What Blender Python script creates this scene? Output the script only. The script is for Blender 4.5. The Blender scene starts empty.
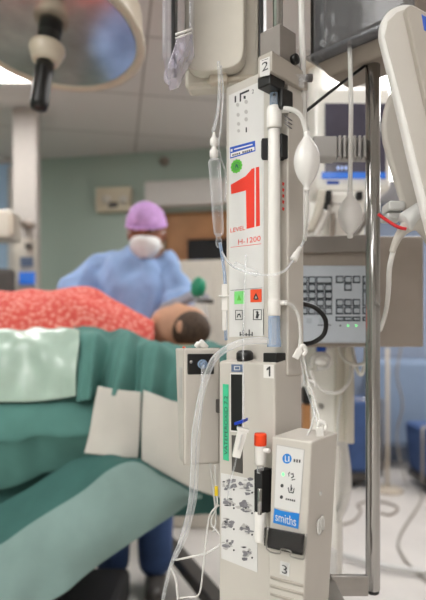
import bpy, bmesh, math, random
from mathutils import Vector, Matrix, noise
random.seed(7)
SC = bpy.context.scene
COL = SC.collection
FPX = 560.0; HX, HY = 213.0, 345.0; CZ = 1.15
V = Vector
def P(px, py, d): return V(((px-HX)/FPX*d, d, CZ+(HY-py)/FPX*d))
# ------------------------------------------------------------------ materials
def lin(h):
    h = h.lstrip('#'); c = [int(h[i:i+2], 16)/255 for i in (0, 2, 4)]
    return tuple((x/12.92 if x <= .04045 else ((x+.055)/1.055)**2.4) for x in c)+(1.0,)
MATS = {}
def mat(name, col, rough=.5, metal=0, var=.06, scale=30, bump=0, emit=None, estr=0, trans=0, ior=1.45, coat=0, alpha=None, spec=.5, sheen=0):
    if name in MATS: return MATS[name]
    m = bpy.data.materials.new(name); m.use_nodes = True
    nt = m.node_tree; b = nt.nodes['Principled BSDF']
    c = lin(col)
    tc = nt.nodes.new('ShaderNodeTexCoord')
    nz = nt.nodes.new('ShaderNodeTexNoise'); nz.inputs['Scale'].default_value = scale; nz.inputs['Detail'].default_value = 3
    nt.links.new(tc.outputs['Object'], nz.inputs['Vector'])
    rp = nt.nodes.new('ShaderNodeValToRGB')
    rp.color_ramp.elements[0].position = .3; rp.color_ramp.elements[1].position = .7
    rp.color_ramp.elements[0].color = tuple(x*(1-var) for x in c[:3])+(1,)
    rp.color_ramp.elements[1].color = tuple(min(1, x*(1+var)) for x in c[:3])+(1,)
    nt.links.new(nz.outputs['Fac'], rp.inputs['Fac']); nt.links.new(rp.outputs['Color'], b.inputs['Base Color'])
    b.inputs['Roughness'].default_value = rough; b.inputs['Metallic'].default_value = metal
    b.inputs['Specular IOR Level'].default_value = spec
    b.inputs['IOR'].default_value = ior; b.inputs['Transmission Weight'].default_value = trans
    b.inputs['Coat Weight'].default_value = coat; b.inputs['Sheen Weight'].default_value = sheen
    if emit: b.inputs['Emission Color'].default_value = lin(emit); b.inputs['Emission Strength'].default_value = estr
    if bump:
        bp = nt.nodes.new('ShaderNodeBump'); bp.inputs['Strength'].default_value = bump; bp.inputs['Distance'].default_value = .01
        nt.links.new(nz.outputs['Fac'], bp.inputs['Height']); nt.links.new(bp.outputs['Normal'], b.inputs['Normal'])
    if alpha is not None:            # see-through plastic: constant mix of clear and the coloured shell
        tr = nt.nodes.new('ShaderNodeBsdfTransparent'); mx = nt.nodes.new('ShaderNodeMixShader')
        out = nt.nodes['Material Output']; lw = nt.nodes.new('ShaderNodeLayerWeight'); lw.inputs['Blend'].default_value = .35
        mr = nt.nodes.new('ShaderNodeMapRange'); mr.inputs['To Min'].default_value = alpha; mr.inputs['To Max'].default_value = min(1, alpha+.5)
        nt.links.new(lw.outputs['Facing'], mr.inputs['Value']); nt.links.new(mr.outputs['Result'], mx.inputs['Fac'])
        nt.links.new(tr.outputs[0], mx.inputs[1]); nt.links.new(b.outputs[0], mx.inputs[2]); nt.links.new(mx.outputs[0], out.inputs['Surface'])
    MATS[name] = m; return m
M = {}
def dm(k, *a, **kw): M[k] = mat(k, *a, **kw)
dm('shell', '#bdb7af', .42, scale=12, var=.03)
dm('shell_dark', '#a8a096', .45, scale=12, var=.03)
dm('sticker', '#d0cecc', .3, var=.02)
dm('cream', '#c9c2b6', .45, var=.03)
dm('beige', '#bfb4a4', .5, var=.03)
dm('taupe', '#8b8076', .5, var=.04)
dm('gray', '#7d7670', .5, var=.05)
dm('midgray', '#aeaba8', .4, var=.04)
dm('darkgray', '#4a4643', .45, var=.06)
dm('black', '#141313', .35, var=.1)
dm('blackmatte', '#1b1a1b', .7, var=.1)
dm('red', '#dd3a2b', .35, var=.03)
dm('redcap', '#e8451c', .35, var=.05)
dm('orange', '#e2512f', .35, var=.03)
dm('green', '#7dd37a', .35, var=.03)
dm('greenround', '#5bb43c', .4, var=.08)
dm('striptape', '#3fb98a', .5, var=.05)
dm('blue', '#1d4fb4', .35, var=.03)
dm('blueclip', '#1238b0', .4, var=.05)
dm('smithsblue', '#1878c8', .35, var=.03)
dm('ink', '#2b2b2e', .5, var=.05)
dm('inkgray', '#77757a', .5, var=.3, scale=160)
dm('iconblue', '#5f6f8c', .4, var=.05)
dm('palegray', '#c9c8c6', .4, var=.03)
dm('white', '#dedbd7', .35, var=.02)
dm('whiteplastic', '#dedbd6', .3, var=.02, coat=.2)
dm('silicone', '#dbd8d5', .32, var=.03, coat=.3)
dm('console', '#978c83', .5, var=.03)
dm('deepblue', '#3d5583', .8, var=.15, scale=8)
dm('brightwhite', '#f3f0ea', .3, var=.02)
dm('pillar', '#b3aca6', .6, var=.03)
dm('latchplastic', '#d6d0e2', .05, alpha=.14)
dm('chrome', '#a8a6a4', .15, metal=1, var=.02)
dm('steel', '#9c9894', .3, metal=1, var=.05)
dm('yellow', '#e5c526', .5, var=.05)
dm('clear', '#eef0f4', .06, alpha=.05)
dm('cleartube', '#e9ebee', .1, alpha=.16)
dm('milktube', '#e4e2de', .25, alpha=.62)
dm('bluetube', '#9db3d0', .12, alpha=.4)
dm('doorclear', '#d5d8e4', .05, alpha=.1)
dm('smokeclear', '#8a8b90', .08, alpha=.35)
dm('latchclear', '#3d3a3a', .06, alpha=.45)
dm('bag', '#cfc9bd', .4, var=.05, scale=14, bump=.15)
dm('keyboard', '#b4bac2', .4, var=.02)
dm('keygap', '#3a4048', .5, var=.05)
dm('key', '#a5acb4', .4, var=.04)
dm('led', '#7dff9a', .4, emit='#3dff70', estr=1.6)
dm('screen', '#3c3a46', .15, var=.3, scale=9, emit='#57505c', estr=.3)
dm('screenblue', '#204f9a', .2, var=.1, emit='#2f63b5', estr=1.0)
dm('screenpale', '#9fb0d8', .2, emit='#a9bce8', estr=.8)
dm('redtube', '#c8242c', .35, var=.05)
dm('gown', '#8aa6d2', .85, var=.08, scale=9, bump=.25, sheen=.2)
dm('cap', '#c49ad2', .85, var=.12, scale=40, bump=.2)
dm('mask', '#e4e4e4', .85, var=.03, bump=.1)
dm('glove', '#8c8a92', .5, var=.06)
dm('skin', '#8d5a44', .55, var=.06)
dm('skinpale', '#c4967a', .55, var=.1, scale=18)
dm('hair', '#4a3a2e', .7, var=.4, scale=70, bump=.4)
dm('gel', '#a97c55', .45, var=.15, scale=25, bump=.2)
dm('greenbag', '#1f8a68', .4, var=.1)
dm('drape', '#517f78', .85, var=.07, scale=12, bump=.12)
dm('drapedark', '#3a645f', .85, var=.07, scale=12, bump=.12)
dm('drapepale', '#7d9591', .8, var=.06, scale=12, bump=.1)
dm('drapewhite', '#c2beb6', .85, var=.04, scale=12, bump=.1)
dm('sheet', '#a3b8ab', .38, var=.06, scale=10, bump=.2, coat=.3)
dm('wood', '#a5754c', .5, var=.12, scale=6)
dm('woodframe', '#9a6a44', .5, var=.1, scale=8)
dm('bluecloth', '#5876a6', .8, var=.15, scale=8)
dm('bluegray', '#7b8da6', .7, var=.08, scale=3)
dm('lampshell', '#c9bdaa', .35, var=.03, coat=.3)
dm('lampmirror', '#d2d0ce', .17, metal=1, var=.2, scale=9)
dm('cable', '#9c968e', .5, var=.04)
dm('panel_light', '#ffffff', .5, emit='#fdfbf9', estr=17)
dm('lampbox', '#c9bda6', .5, var=.04)
def blanket_mat():
    m = mat('blanket', '#d8574d', .85, var=.1, scale=40, bump=.2)
    nt = m.node_tree; b = nt.nodes['Principled BSDF']
    tc = nt.nodes.new('ShaderNodeTexCoord'); vo = nt.nodes.new('ShaderNodeTexVoronoi'); vo.inputs['Scale'].default_value = 62
    nt.links.new(tc.outputs['Object'], vo.inputs['Vector'])
    rp = nt.nodes.new('ShaderNodeValToRGB'); e = rp.color_ramp.elements
    e[0].position = .1; e[0].color = lin('#e6a094'); e[1].position = .6; e[1].color = lin('#cf5349')
    nt.links.new(vo.outputs['Distance'], rp.inputs['Fac']); nt.links.new(rp.outputs['Color'], b.inputs['Base Color'])
    return m
M['blanket'] = blanket_mat()
def tile_mat(name, col, joint, sx, sy, jw, rough):
    m = mat(name, col, rough, var=.03, scale=4)
    nt = m.node_tree; b = nt.nodes['Principled BSDF']
    tc = nt.nodes.new('ShaderNodeTexCoord'); br = nt.nodes.new('ShaderNodeTexBrick')
    br.offset = 0; br.inputs['Scale'].default_value = 1; br.inputs['Brick Width'].default_value = sx; br.inputs['Row Height'].default_value = sy
    br.inputs['Mortar Size'].default_value = jw; br.inputs['Color1'].default_value = lin(col); br.inputs['Color2'].default_value = tuple(x*.96 for x in lin(col)[:3])+(1,)
    br.inputs['Mortar'].default_value = lin(joint)
    mp = nt.nodes.new('ShaderNodeMapping'); mp.inputs['Rotation'].default_value = (0, 0, math.radians(-10)); mp.inputs['Location'].default_value = (.13, .22, 0)
    nt.links.new(tc.outputs['Object'], mp.inputs['Vector']); nt.links.new(mp.outputs['Vector'], br.inputs['Vector'])
    nt.links.new(br.outputs['Color'], b.inputs['Base Color']); return m
M['ceiling'] = tile_mat('ceiling_tile', '#d6d1cd', '#a19a95', 1.2, .6, .006, .8)
dm('wallgreen', '#a6b4a9', .8, var=.02, scale=3)
dm('wallwhite', '#c9c4bf', .8, var=.02, scale=3)
dm('wallgrayblue', '#8793a8', .8, var=.04, scale=2)
dm('floor', '#cfcac5', .35, var=.05, scale=5)
dm('windowpane', '#8fa3b5', .1, emit='#8fa6bd', estr=.25)
# ------------------------------------------------------------------ mesh builder
ORG = {}
class MB:
    def __init__(s): s.v = []; s.f = []; s.m = []; s.sm = []; s.cur = 0; s.smooth = True
    def add(s, vs, fs, smooth=None):
        o = len(s.v); s.v += [V(x) for x in vs]
        for f in fs: s.f.append([i+o for i in f]); s.m.append(s.cur); s.sm.append(s.smooth if smooth is None else smooth)
        return s
    def bm(s, b, smooth=False):
        b.verts.ensure_lookup_table(); b.verts.index_update()
        s.add([x.co.copy() for x in b.verts], [[x.index for x in f.verts] for f in b.faces], smooth); b.free(); return s
    def hexa(s, pts, bevel=.001, seg=2):     # pts: bottom 4 (ccw), top 4
        b = bmesh.new(); vs = [b.verts.new(p) for p in pts]
        for q in ((3, 2, 1, 0), (4, 5, 6, 7), (0, 1, 5, 4), (1, 2, 6, 5), (2, 3, 7, 6), (3, 0, 4, 7)): b.faces.new([vs[i] for i in q])
        bmesh.ops.recalc_face_normals(b, faces=b.faces)
        if bevel: bmesh.ops.bevel(b, geom=b.edges[:], offset=bevel, segments=seg, affect='EDGES', profile=.5, clamp_overlap=True)
        return s.bm(b)
    def box(s, c, x, y, z, bevel=.001, seg=2):    # centre and three half-axis vectors
        c = V(c); x = V(x); y = V(y); z = V(z)
        return s.hexa([c-x-y-z, c+x-y-z, c+x+y-z, c-x+y-z, c-x-y+z, c+x-y+z, c+x+y+z, c-x+y+z], bevel, seg)
    def prism(s, poly, n, t, bevel=0, seg=2):     # poly: world points on a plane, n: unit direction, t thickness
        n = V(n).normalized(); b = bmesh.new(); k = len(poly)
        a = [b.verts.new(V(p)) for p in poly]; c = [b.verts.new(V(p)+n*t) for p in poly]
        b.faces.new(a); b.faces.new(c[::-1])
        for i in range(k): b.faces.new([a[i], c[i], c[(i+1) % k], a[(i+1) % k]])
        bmesh.ops.recalc_face_normals(b, faces=b.faces)
        if bevel: bmesh.ops.bevel(b, geom=b.edges[:], offset=bevel, segments=seg, affect='EDGES', profile=.5, clamp_overlap=True)
        return s.bm(b)
    def tube(s, pts, r, seg=10, res=8, closed=False, smooth=True):
        pts = [V(p) for p in pts]
        rs = list(r) if hasattr(r, '__len__') else [r]*len(pts)
        Q = []; R = []; n = len(pts)
        if res > 1 and n > 2:
            rng = range(n if closed else n-1)
            for i in rng:
                g = (lambda k: pts[k % n]) if closed else (lambda k: pts[min(max(k, 0), n-1)])
                h = (lambda k: rs[k % n]) if closed else (lambda k: rs[min(max(k, 0), n-1)])
                p0, p1, p2, p3 = g(i-1), g(i), g(i+1), g(i+2)
                for j in range(res):
                    t = j/res
                    Q.append(.5*((2*p1)+(p2-p0)*t+(2*p0-5*p1+4*p2-p3)*t*t+(3*p1-p0-3*p2+p3)*t**3)); R.append(h(i)+(h(i+1)-h(i))*t)
            if not closed: Q.append(pts[-1]); R.append(rs[-1])
        else: Q, R = pts, rs
        T = []
        m = len(Q)
        for i in range(m):
            a = Q[(i-1) % m] if closed else Q[max(i-1, 0)]; c = Q[(i+1) % m] if closed else Q[min(i+1, m-1)]
            d = c-a; T.append(d.normalized() if d.length > 1e-9 else V((0, 0, 1)))
        u = T[0].orthogonal().normalized(); vs = []; fs = []
        for i in range(m):
            if i: u = (T[i-1].rotation_difference(T[i]) @ u); u = (u-T[i]*u.dot(T[i])).normalized()
            w = T[i].cross(u)
            for k in range(seg):
                a = 2*math.pi*k/seg; vs.append(Q[i]+(u*math.cos(a)+w*math.sin(a))*R[i])
        for i in range(m if closed else m-1):
            for k in range(seg):
                a, b2 = i*seg+k, i*seg+(k+1) % seg; j = (i+1) % m
                fs.append([a, b2, j*seg+(k+1) % seg, j*seg+k])
        if not closed: fs.append(list(range(seg))[::-1]); fs.append([(m-1)*seg+k for k in range(seg)])
        return s.add(vs, fs, smooth)
    def lathe(s, o, ax, prof, seg=24, smooth=True, sx=1, up=None):     # prof: (radius, height along axis)
        o = V(o); ax = V(ax).normalized(); u = (V(up)-ax*V(up).dot(ax)).normalized() if up else ax.orthogonal().normalized(); w = ax.cross(u); vs = []; fs = []
        for r, h in prof:
            for k in range(seg):
                a = 2*math.pi*k/seg; vs.append(o+ax*h+(u*math.cos(a)*sx+w*math.sin(a))*max(r, 1e-5))
        for i in range(len(prof)-1):
            for k in range(seg):
                fs.append([i*seg+k, i*seg+(k+1) % seg, (i+1)*seg+(k+1) % seg, (i+1)*seg+k])
        fs.append(list(range(seg))[::-1]); fs.append([(len(prof)-1)*seg+k for k in range(seg)])
        return s.add(vs, fs, smooth)
    def cyl(s, a, b, r, r2=None, seg=20, bev=None):
        a = V(a); b = V(b); L = (b-a).length; r2 = r if r2 is None else r2; e = min(r*.15, L*.2) if bev is None else bev
        return s.lathe(a, b-a, [(r-e, 0), (r, e), (r2, L-e), (r2-e, L)], seg)
    def ell(s, c, x, y, z, n=16):
        c = V(c); x = V(x); y = V(y); z = V(z); b = bmesh.new()
        bmesh.ops.create_uvsphere(b, u_segments=n*2, v_segments=n, radius=1)
        for q in b.verts: q.co = c+x*q.co.x+y*q.co.y+z*q.co.z
        return s.bm(b, True)
    def cap(s, a, ra, b, rb, seg=14):        # tapered capsule
        a = V(a); b = V(b); L = max((b-a).length, 1e-4); pr = []
        for i in range(0, 6): t = math.pi/2*(1-i/5); pr.append((ra*math.cos(t), -ra*math.sin(t)))
        for i in range(0, 6): t = math.pi/2*i/5; pr.append((rb*math.cos(t), L+rb*math.sin(t)))
        return s.lathe(a, (b-a) if (b-a).length > 1e-4 else V((0, 0, 1)), pr, seg)
    def text(s, st, o, right, up, depth=.0004):     # text stretched to the box (o, right, up), raised off the surface
        cu = bpy.data.curves.new('t', 'FONT'); cu.body = st; cu.resolution_u = 3
        ob = bpy.data.objects.new('t', cu); COL.objects.link(ob)
        me = bpy.data.meshes.new_from_object(ob.evaluated_get(bpy.context.evaluated_depsgraph_get()))
        bpy.data.objects.remove(ob); bpy.data.curves.remove(cu)
        xs = [q.co.x for q in me.vertices]; ys = [q.co.y for q in me.vertices]
        x0, x1, y0, y1 = min(xs), max(xs), min(ys), max(ys); o = V(o); right = V(right); up = V(up)
        n = right.cross(up).normalized()
        s.add([o+right*((q.co.x-x0)/(x1-x0))+up*((q.co.y-y0)/(y1-y0))+n*depth for q in me.vertices], [list(p.vertices) for p in me.polygons], False)
        bpy.data.meshes.remove(me); return s
    def build(s, name, mats, parent=None, sub=None):
        if not isinstance(mats, (list, tuple)): mats = [mats]
        if parent: o = ORG[parent.as_pointer()]
        else:
            n = len(s.v); zs = min(q.z for q in s.v); o = V((sum(q.x for q in s.v)/n, sum(q.y for q in s.v)/n, zs))
        me = bpy.data.meshes.new(name); me.from_pydata([q-o for q in s.v], [], s.f)
        for m in mats: me.materials.append(M[m] if isinstance(m, str) else m)
        me.polygons.foreach_set('material_index', s.m); me.polygons.foreach_set('use_smooth', s.sm); me.update()
        bm_ = bmesh.new(); bm_.from_mesh(me); bmesh.ops.recalc_face_normals(bm_, faces=bm_.faces); bm_.to_mesh(me); bm_.free()
        ob = bpy.data.objects.new(name, me); COL.objects.link(ob)
        if parent: ob.parent = parent
        else: ob.location = o
        ORG[ob.as_pointer()] = o
        if sub:
            md = ob.modifiers.new('subdivide', 'SUBSURF'); md.levels = md.render_levels = sub
        return ob
def tag(o, label=None, cat=None, group=None, kind=None):
    if label: o['label'] = label
    if cat: o['category'] = cat
    if group: o['group'] = group
    if kind: o['kind'] = kind
    return o
def empty(name, loc, label, cat, group=None):
    o = bpy.data.objects.new(name, None); o.empty_display_size = .05; COL.objects.link(o); o.location = V(loc); ORG[o.as_pointer()] = V(loc)
    return tag(o, label, cat, group)
def remesh(mb, name, m, parent=None, voxel=.01, smooth=4):     # fuses overlapping closed shapes into one continuous skin
    ob = mb.build(name, m, parent)
    md = ob.modifiers.new('r', 'REMESH'); md.mode = 'VOXEL'; md.voxel_size = voxel; md.use_smooth_shade = True
    s2 = ob.modifiers.new('s', 'SMOOTH'); s2.iterations = smooth; s2.factor = .5
    me = bpy.data.meshes.new_from_object(ob.evaluated_get(bpy.context.evaluated_depsgraph_get()))
    ob.modifiers.clear(); old = ob.data; ob.data = me; bpy.data.meshes.remove(old)
    me.materials.clear(); me.materials.append(M[m])
    for p in me.polygons: p.use_smooth = True; p.material_index = 0
    return ob
def grid_pts(ctrl, nu, nv):
    R, C = len(ctrl), len(ctrl[0])
    def cr(p0, p1, p2, p3, t): return .5*((2*p1)+(p2-p0)*t+(2*p0-5*p1+4*p2-p3)*t*t+(3*p1-p0-3*p2+p3)*t**3)
    def ev(arr, t):
        n = len(arr); x = t*(n-1); i = min(int(x), n-2); f = x-i; g = lambda k: arr[min(max(k, 0), n-1)]
        return cr(g(i-1), g(i), g(i+1), g(i+2), f)
    out = []
    for a in range(nv+1):
        row = [ev([ctrl[r][c] for r in range(R)], a/nv) for c in range(C)]
        out.append([ev(row, b/nu) for b in range(nu+1)])
    return out
def cloth(mb, ctrl, nu=40, nv=30, amp=.006, fr=9, th=.003, mfun=None, seed=0, fold=None):
    g = grid_pts(ctrl, nu, nv); vs = []; R = len(g); C = len(g[0])
    nr = [[None]*C for _ in range(R)]
    for a in range(R):
        for b in range(C):
            du = g[a][min(b+1, C-1)]-g[a][max(b-1, 0)]; dv = g[min(a+1, R-1)][b]-g[max(a-1, 0)][b]
            n = du.cross(dv); nr[a][b] = n.normalized() if n.length > 1e-9 else V((0, -1, 0))
    top = []
    for a in range(R):
        for b in range(C):
            p = g[a][b]; h = amp*noise.noise(V((p.x*fr+seed, p.y*fr, p.z*fr*.6)))
            if fold: h += fold(a/(R-1), b/(C-1))
            top.append(p+nr[a][b]*h)
    vs = top+[top[a*C+b]-nr[a][b]*th for a in range(R) for b in range(C)]; N = R*C
    def f2(f, a, b):
        mb.cur = mfun(a/(R-1), b/(C-1)) if mfun else mb.cur
        return f
    o = len(mb.v); mb.v += vs
    def put(f, mi): mb.f.append([i+o for i in f]); mb.m.append(mi); mb.sm.append(True)
    for a in range(R-1):
        for b in range(C-1):
            mi = mfun((a+.5)/(R-1), (b+.5)/(C-1)) if mfun else mb.cur
            q = [a*C+b, a*C+b+1, (a+1)*C+b+1, (a+1)*C+b]
            put(q, mi); put([i+N for i in q[::-1]], mi)
    ring = [b for b in range(C)]+[a*C+C-1 for a in range(1, R)]+[(R-1)*C+b for b in range(C-2, -1, -1)]+[a*C for a in range(R-2, 0, -1)]
    for i in range(len(ring)):
        x, y = ring[i], ring[(i+1) % len(ring)]
        put([y, x, x+N, y+N], mfun(min(.999, (x//C)/(R-1)), .5) if mfun else mb.cur)
    return mb
# ------------------------------------------------------------------ device frame (turned 45 degrees to the camera)
k7 = math.sqrt(.5)
EX = V((k7, -k7, 0)); ED = V((k7, k7, 0)); EZ = V((0, 0, 1)); NF = -ED; NS = EX
O0 = V((0, 0, 0))
def D(u, v, z): return EX*u+ED*v+EZ*z
def ray(px, py): return V(((px-HX)/FPX, 1, (HY-py)/FPX))
CAM = V((0, 0, CZ))
def onF(px, py, v):       # pixel -> point on the front plane at depth v
    r = ray(px, py); return CAM+r*(v/ED.dot(r))
def onS(px, py, u):       # pixel -> point on a side plane
    r = ray(px, py); return CAM+r*(u/EX.dot(r))
def plate(mb, pix, v, t=.0004, lift=.0003, bevel=0):
    return mb.prism([onF(a, b, v)+NF*lift for a, b in pix], NF, t, bevel)
def quad(x0, y0, x1, y1, sl=0):   # pixel quad with vertical sides; sl = slope of horizontals
    d = (x1-x0)*sl; return [(x0, y0), (x1, y0+d), (x1, y1+d), (x0, y1)]
def ftext(mb, st, x0, y0, x1, y1, v, lift=.0012, sl0=0, sl1=None):  # text between pixel left-top and right-bottom on front plane
    sl1 = sl0 if sl1 is None else sl1
    bl = onF(x0, y1, v); br = onF(x1, y1+(x1-x0)*sl0, v); tl = onF(x0, y0, v)
    return mb.text(st, bl+NF*lift, EX*(br-bl).dot(EX), EZ*(tl-bl).z, 0)
def UZ(px, py, v): q = onF(px, py, v); return q.dot(EX), q.z
def fbox(mb, u0, u1, v0, v1, z0, z1, bevel=.002, ztb=None, seg=2):     # device box; ztb = top z at the back when the lid slopes
    zb = z1 if ztb is None else ztb
    return mb.hexa([D(u0, v0, z0), D(u1, v0, z0), D(u1, v1, z0), D(u0, v1, z0), D(u0, v0, z1), D(u1, v0, z1), D(u1, v1, zb), D(u0, v1, zb)], bevel, seg)
# ------------------------------------------------------------------ room
def struct(mb, name, m): return tag(mb.build(name, m), kind='structure')
X = V((1, 0, 0)); Y = V((0, 1, 0))
struct(MB().box((0, 1.6, -.05), X*3.2, Y*5.2, EZ*.05, 0), 'floor', 'floor')
CEIL = 2.55
struct(MB().box((0, 1.6, CEIL+.05), X*3.2, Y*5.2, EZ*.05, 0), 'ceiling', 'ceiling')
wa = math.radians(10); WD = V((math.cos(wa), -math.sin(wa), 0)); WN = V((-math.sin(wa), -math.cos(wa), 0)); WB = P(120, 345, 4.1); WB.z = 0
def W(px, py, off=0):     # pixel -> point on the back wall plane shifted off metres into the room
    r = ray(px, py); t = (WB+WN*off).dot(WN)/r.dot(WN); return CAM+r*t
def wallbox(mb, x0, y0, x1, y1, o0, o1, bevel=0):
    a = W(x0, y1, 0); b = W(x1, y1, 0); zt = W(x0, y0, 0).z; zb = W(x0, y1, 0).z
    d = (b-a); d.z = 0; a.z = zb
    return mb.hexa([a+WN*o1, a+d+WN*o1, a+d+WN*o0, a+WN*o0]+[q+EZ*(zt-zb) for q in (a+WN*o1, a+d+WN*o1, a+d+WN*o0, a+WN*o0)], bevel)
wl = WB-WD*1.7; dl = W(163, 300); dr = W(236, 300); wr = W(292, 300)
for q in (wl, dl, dr, wr): q.z = 0
DH = W(170, 211).z
def seg_wall(mb, a, b, z0, z1, th=.15): return mb.hexa([a, b, b-WN*th, a-WN*th]+[q+EZ*(z1-z0) for q in (a, b, b-WN*th, a-WN*th)] if z0 == 0 else [q+EZ*z0 for q in (a, b, b-WN*th, a-WN*th)]+[q+EZ*z1 for q in (a, b, b-WN*th, a-WN*th)], 0)
w = MB(); seg_wall(w, wl, dl, 0, CEIL); seg_wall(w, dl, dr, DH, CEIL); seg_wall(w, dr, wr, 0, CEIL); struct(w, 'wall_back', 'wallgreen')
struct(MB().box((-2.45, 1.6, CEIL/2), X*.05, Y*5.2, EZ*(CEIL/2), 0), 'wall_left', 'wallgreen')
struct(MB().box((3.1, 1.6, CEIL/2), X*.05, Y*5.2, EZ*(CEIL/2), 0), 'wall_right', 'wallwhite')
struct(MB().hexa([wr, wr+X*.1, wr+X*.1+Y*(5.6-wr.y), wr+Y*(5.6-wr.y)]+[q+EZ*CEIL for q in (wr, wr+X*.1, wr+X*.1+Y*(5.6-wr.y), wr+Y*(5.6-wr.y))], 0), 'wall_recess', 'wallwhite')
struct(MB().box((1.9, 5.6, CEIL/2), X*1.3, Y*.05, EZ*(CEIL/2), 0), 'wall_far', 'wallgrayblue')
struct(MB().box((0, -3.55, CEIL/2), X*3.2, Y*.05, EZ*(CEIL/2), 0), 'wall_rear', 'wallwhite')
w = MB(); wallbox(w, -60, 147.5, 290, 154, .0, .02); struct(w, 'trim_1', 'wallwhite')
# door with a dark glazed upper pane
dz = W(200, 345)
do = tag(MB().hexa([dl-WN*.06, dr-WN*.06, dr-WN*.1, dl-WN*.1]+[q+EZ*DH for q in (dl-WN*.06, dr-WN*.06, dr-WN*.1, dl-WN*.1)], 0).build('door_1', 'wood'), kind='structure')
g = MB(); wallbox(g, 186, 238, 228, 268, -.055, -.045); g.build('window_pane', 'blackmatte', do)
g = MB(); wallbox(g, 183, 235, 231, 238.5, -.058, -.03); wallbox(g, 183, 268, 231, 271, -.058, -.03); wallbox(g, 183, 238.5, 186, 268, -.058, -.03); wallbox(g, 228, 238.5, 231, 268, -.058, -.03); g.build('window_frame', 'woodframe', do)
g = MB(); g.cyl(W(170, 332, -.06), W(170, 332, .0), .012); q = W(170, 332, .0); g.cyl(q, q+WD*.11, .009); g.build('door_handle', 'steel', do)
w = MB(); wallbox(w, 158, 210.5, 163, 505, -.05, .015, .003); wallbox(w, 236, 210.5, 241, 505, -.05, .015, .003); struct(w, 'trim_2', 'woodframe')
w = MB(); wallbox(w, 148, 185, 250, 209.5, .004, .09, .008); hd = w.build('sliding_door_track', 'wallwhite'); tag(hd, 'long pale housing on the wall above the wooden door', 'door track cover')
w = MB(); wallbox(w, -45, 168, 10, 292, .0, .02); tag(w.build('window_1', 'windowpane'), kind='structure')
w = MB(); [wallbox(w, *a, .0, .035, .003) for a in ((-49, 164, 14, 168), (-49, 292, 14, 296), (-49, 168, -45, 292), (10, 168, 14, 292))]; struct(w, 'trim_3', 'wallwhite')
# wall fittings
w = MB(); wallbox(w, 99, 190, 133, 214, .0, .07, .008); lb = w.build('emergency_light', 'lampbox'); tag(lb, 'beige box shaped emergency light on the green wall above the purple cap', 'wall light')
for px in (107, 124):
    w = MB(); c = W(px, 200, .07); w.lathe(c, WN, [(.03, 0), (.034, .01), (.03, .03), (.001, .034)], 16); w.build('lamp_head', 'cream', lb)
w = MB(); wallbox(w, 112, 205, 121, 210, .07, .074); w.build('status_plate', 'darkgray', lb)
q = W(164.5, 161.5, 0); tag(MB().lathe(q, WN, [(.035, 0), (.035, .012), (.028, .025), (.002, .03)], 20).build('motion_sensor', 'taupe'), 'small round grey sensor high on the green wall', 'sensor')
# pale machine standing in front of the door
mc = empty('supply_cabinet', V((W(200, 300, .35).x, W(200, 300, .35).y, 0)), 'pale cream cabinet standing in front of the wooden door behind the green mask', 'cabinet')
w = MB(); wallbox(w, 187, 271, 240, 505, .12, .5, .012); w.build('body', 'cream', mc)
w = MB(); wallbox(w, 191, 276, 226, 330, .5, .512, .003); wallbox(w, 191, 334, 226, 400, .5, .512, .003); w.build('door', 'cream', mc)
w = MB(); wallbox(w, 204, 268.5, 214, 271, .3, .4, .002); w.build('indicator', 'screenblue', mc)
# ceiling lights, some of them unseen panels added as fill
def light_panel(x, y, sx, sy, label, st='panel_light'):
    e = empty('ceiling_light', (x, y, CEIL-.03), label, 'ceiling light', 'ceiling lights')
    f = MB(); z = CEIL-.012
    for dx, dy, hx, hy in ((0, sy, sx+.02, .02), (0, -sy, sx+.02, .02), (sx, 0, .02, sy), (-sx, 0, .02, sy)): f.box((x+dx, y+dy, z), X*hx, Y*hy, EZ*.012, .002)
    f.build('frame', 'whiteplastic', e)
    MB().box((x, y, CEIL-.008), X*(sx-.02), Y*(sy-.02), EZ*.006, 0).build('diffuser', st, e)
light_panel(-1.22, 2.66, .34, .3, 'bright square ceiling light seen beside the surgical lamp, upper left')
light_panel(-1.1, .1, .3, .6, 'long ceiling light over the left side of the room nearest the camera')
light_panel(.5, -1.3, .6, .3, 'ceiling light behind the camera position')
light_panel(1.1, 2.7, .3, .6, 'ceiling light over the monitor and white column')
light_panel(.75, 1.75, .3, .3, 'unseen square fill light added above the white column and console')  # added out of view to brighten the white machine, column and bulb
light_panel(1.9, 4.4, .6, .3, 'ceiling light over the far recess by the grey blue wall')
light_panel(-1.0, -1.9, .3, .6, 'unseen fill light added behind the camera, left side')  # added panel, gives more light from the camera side
light_panel(-1.9, -.9, .3, .6, 'unseen fill light added behind the camera beside the left wall')  # added panel, strengthens the light coming from the left
# ------------------------------------------------------------------ surgical lamp
LC = P(50, 31, 1.75); LA = V((-.09, -.15, -1)).normalized()     # axis points down to the table
sl = empty('surgical_lamp', LC, 'large round ivory surgical lamp with a black handle at the ceiling, upper left', 'surgical lamp')
R = .286
def ringprof(mb, prof, n=56, sm=True): return mb.lathe(LC, LA, prof, n, sm, up=X)
b = MB(); ringprof(b, [(.03, -.17), (.12, -.165), (.22, -.135), (.28, -.085), (R, -.03), (R+.004, -.01), (R, .0), (R-.012, .0), (R-.014, -.012), (.25, -.08), (.02, -.1)]); b.build('housing', 'lampshell', sl)
b = MB(); ringprof(b, [(R-.002, -.002), (R+.012, .002), (R+.013, .012), (R+.004, .018), (R-.014, .014), (R-.016, .0)]); b.build('rim', 'lampshell', sl)
b = MB(); ringprof(b, [(R-.016, .006), (.255, -.03), (.235, -.06), (.2, -.075), (.11, -.09), (.05, -.09), (.05, -.082), (.11, -.082), (.2, -.067), (.232, -.052), (.255, -.026), (R-.02, .01)], 44, False)
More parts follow.
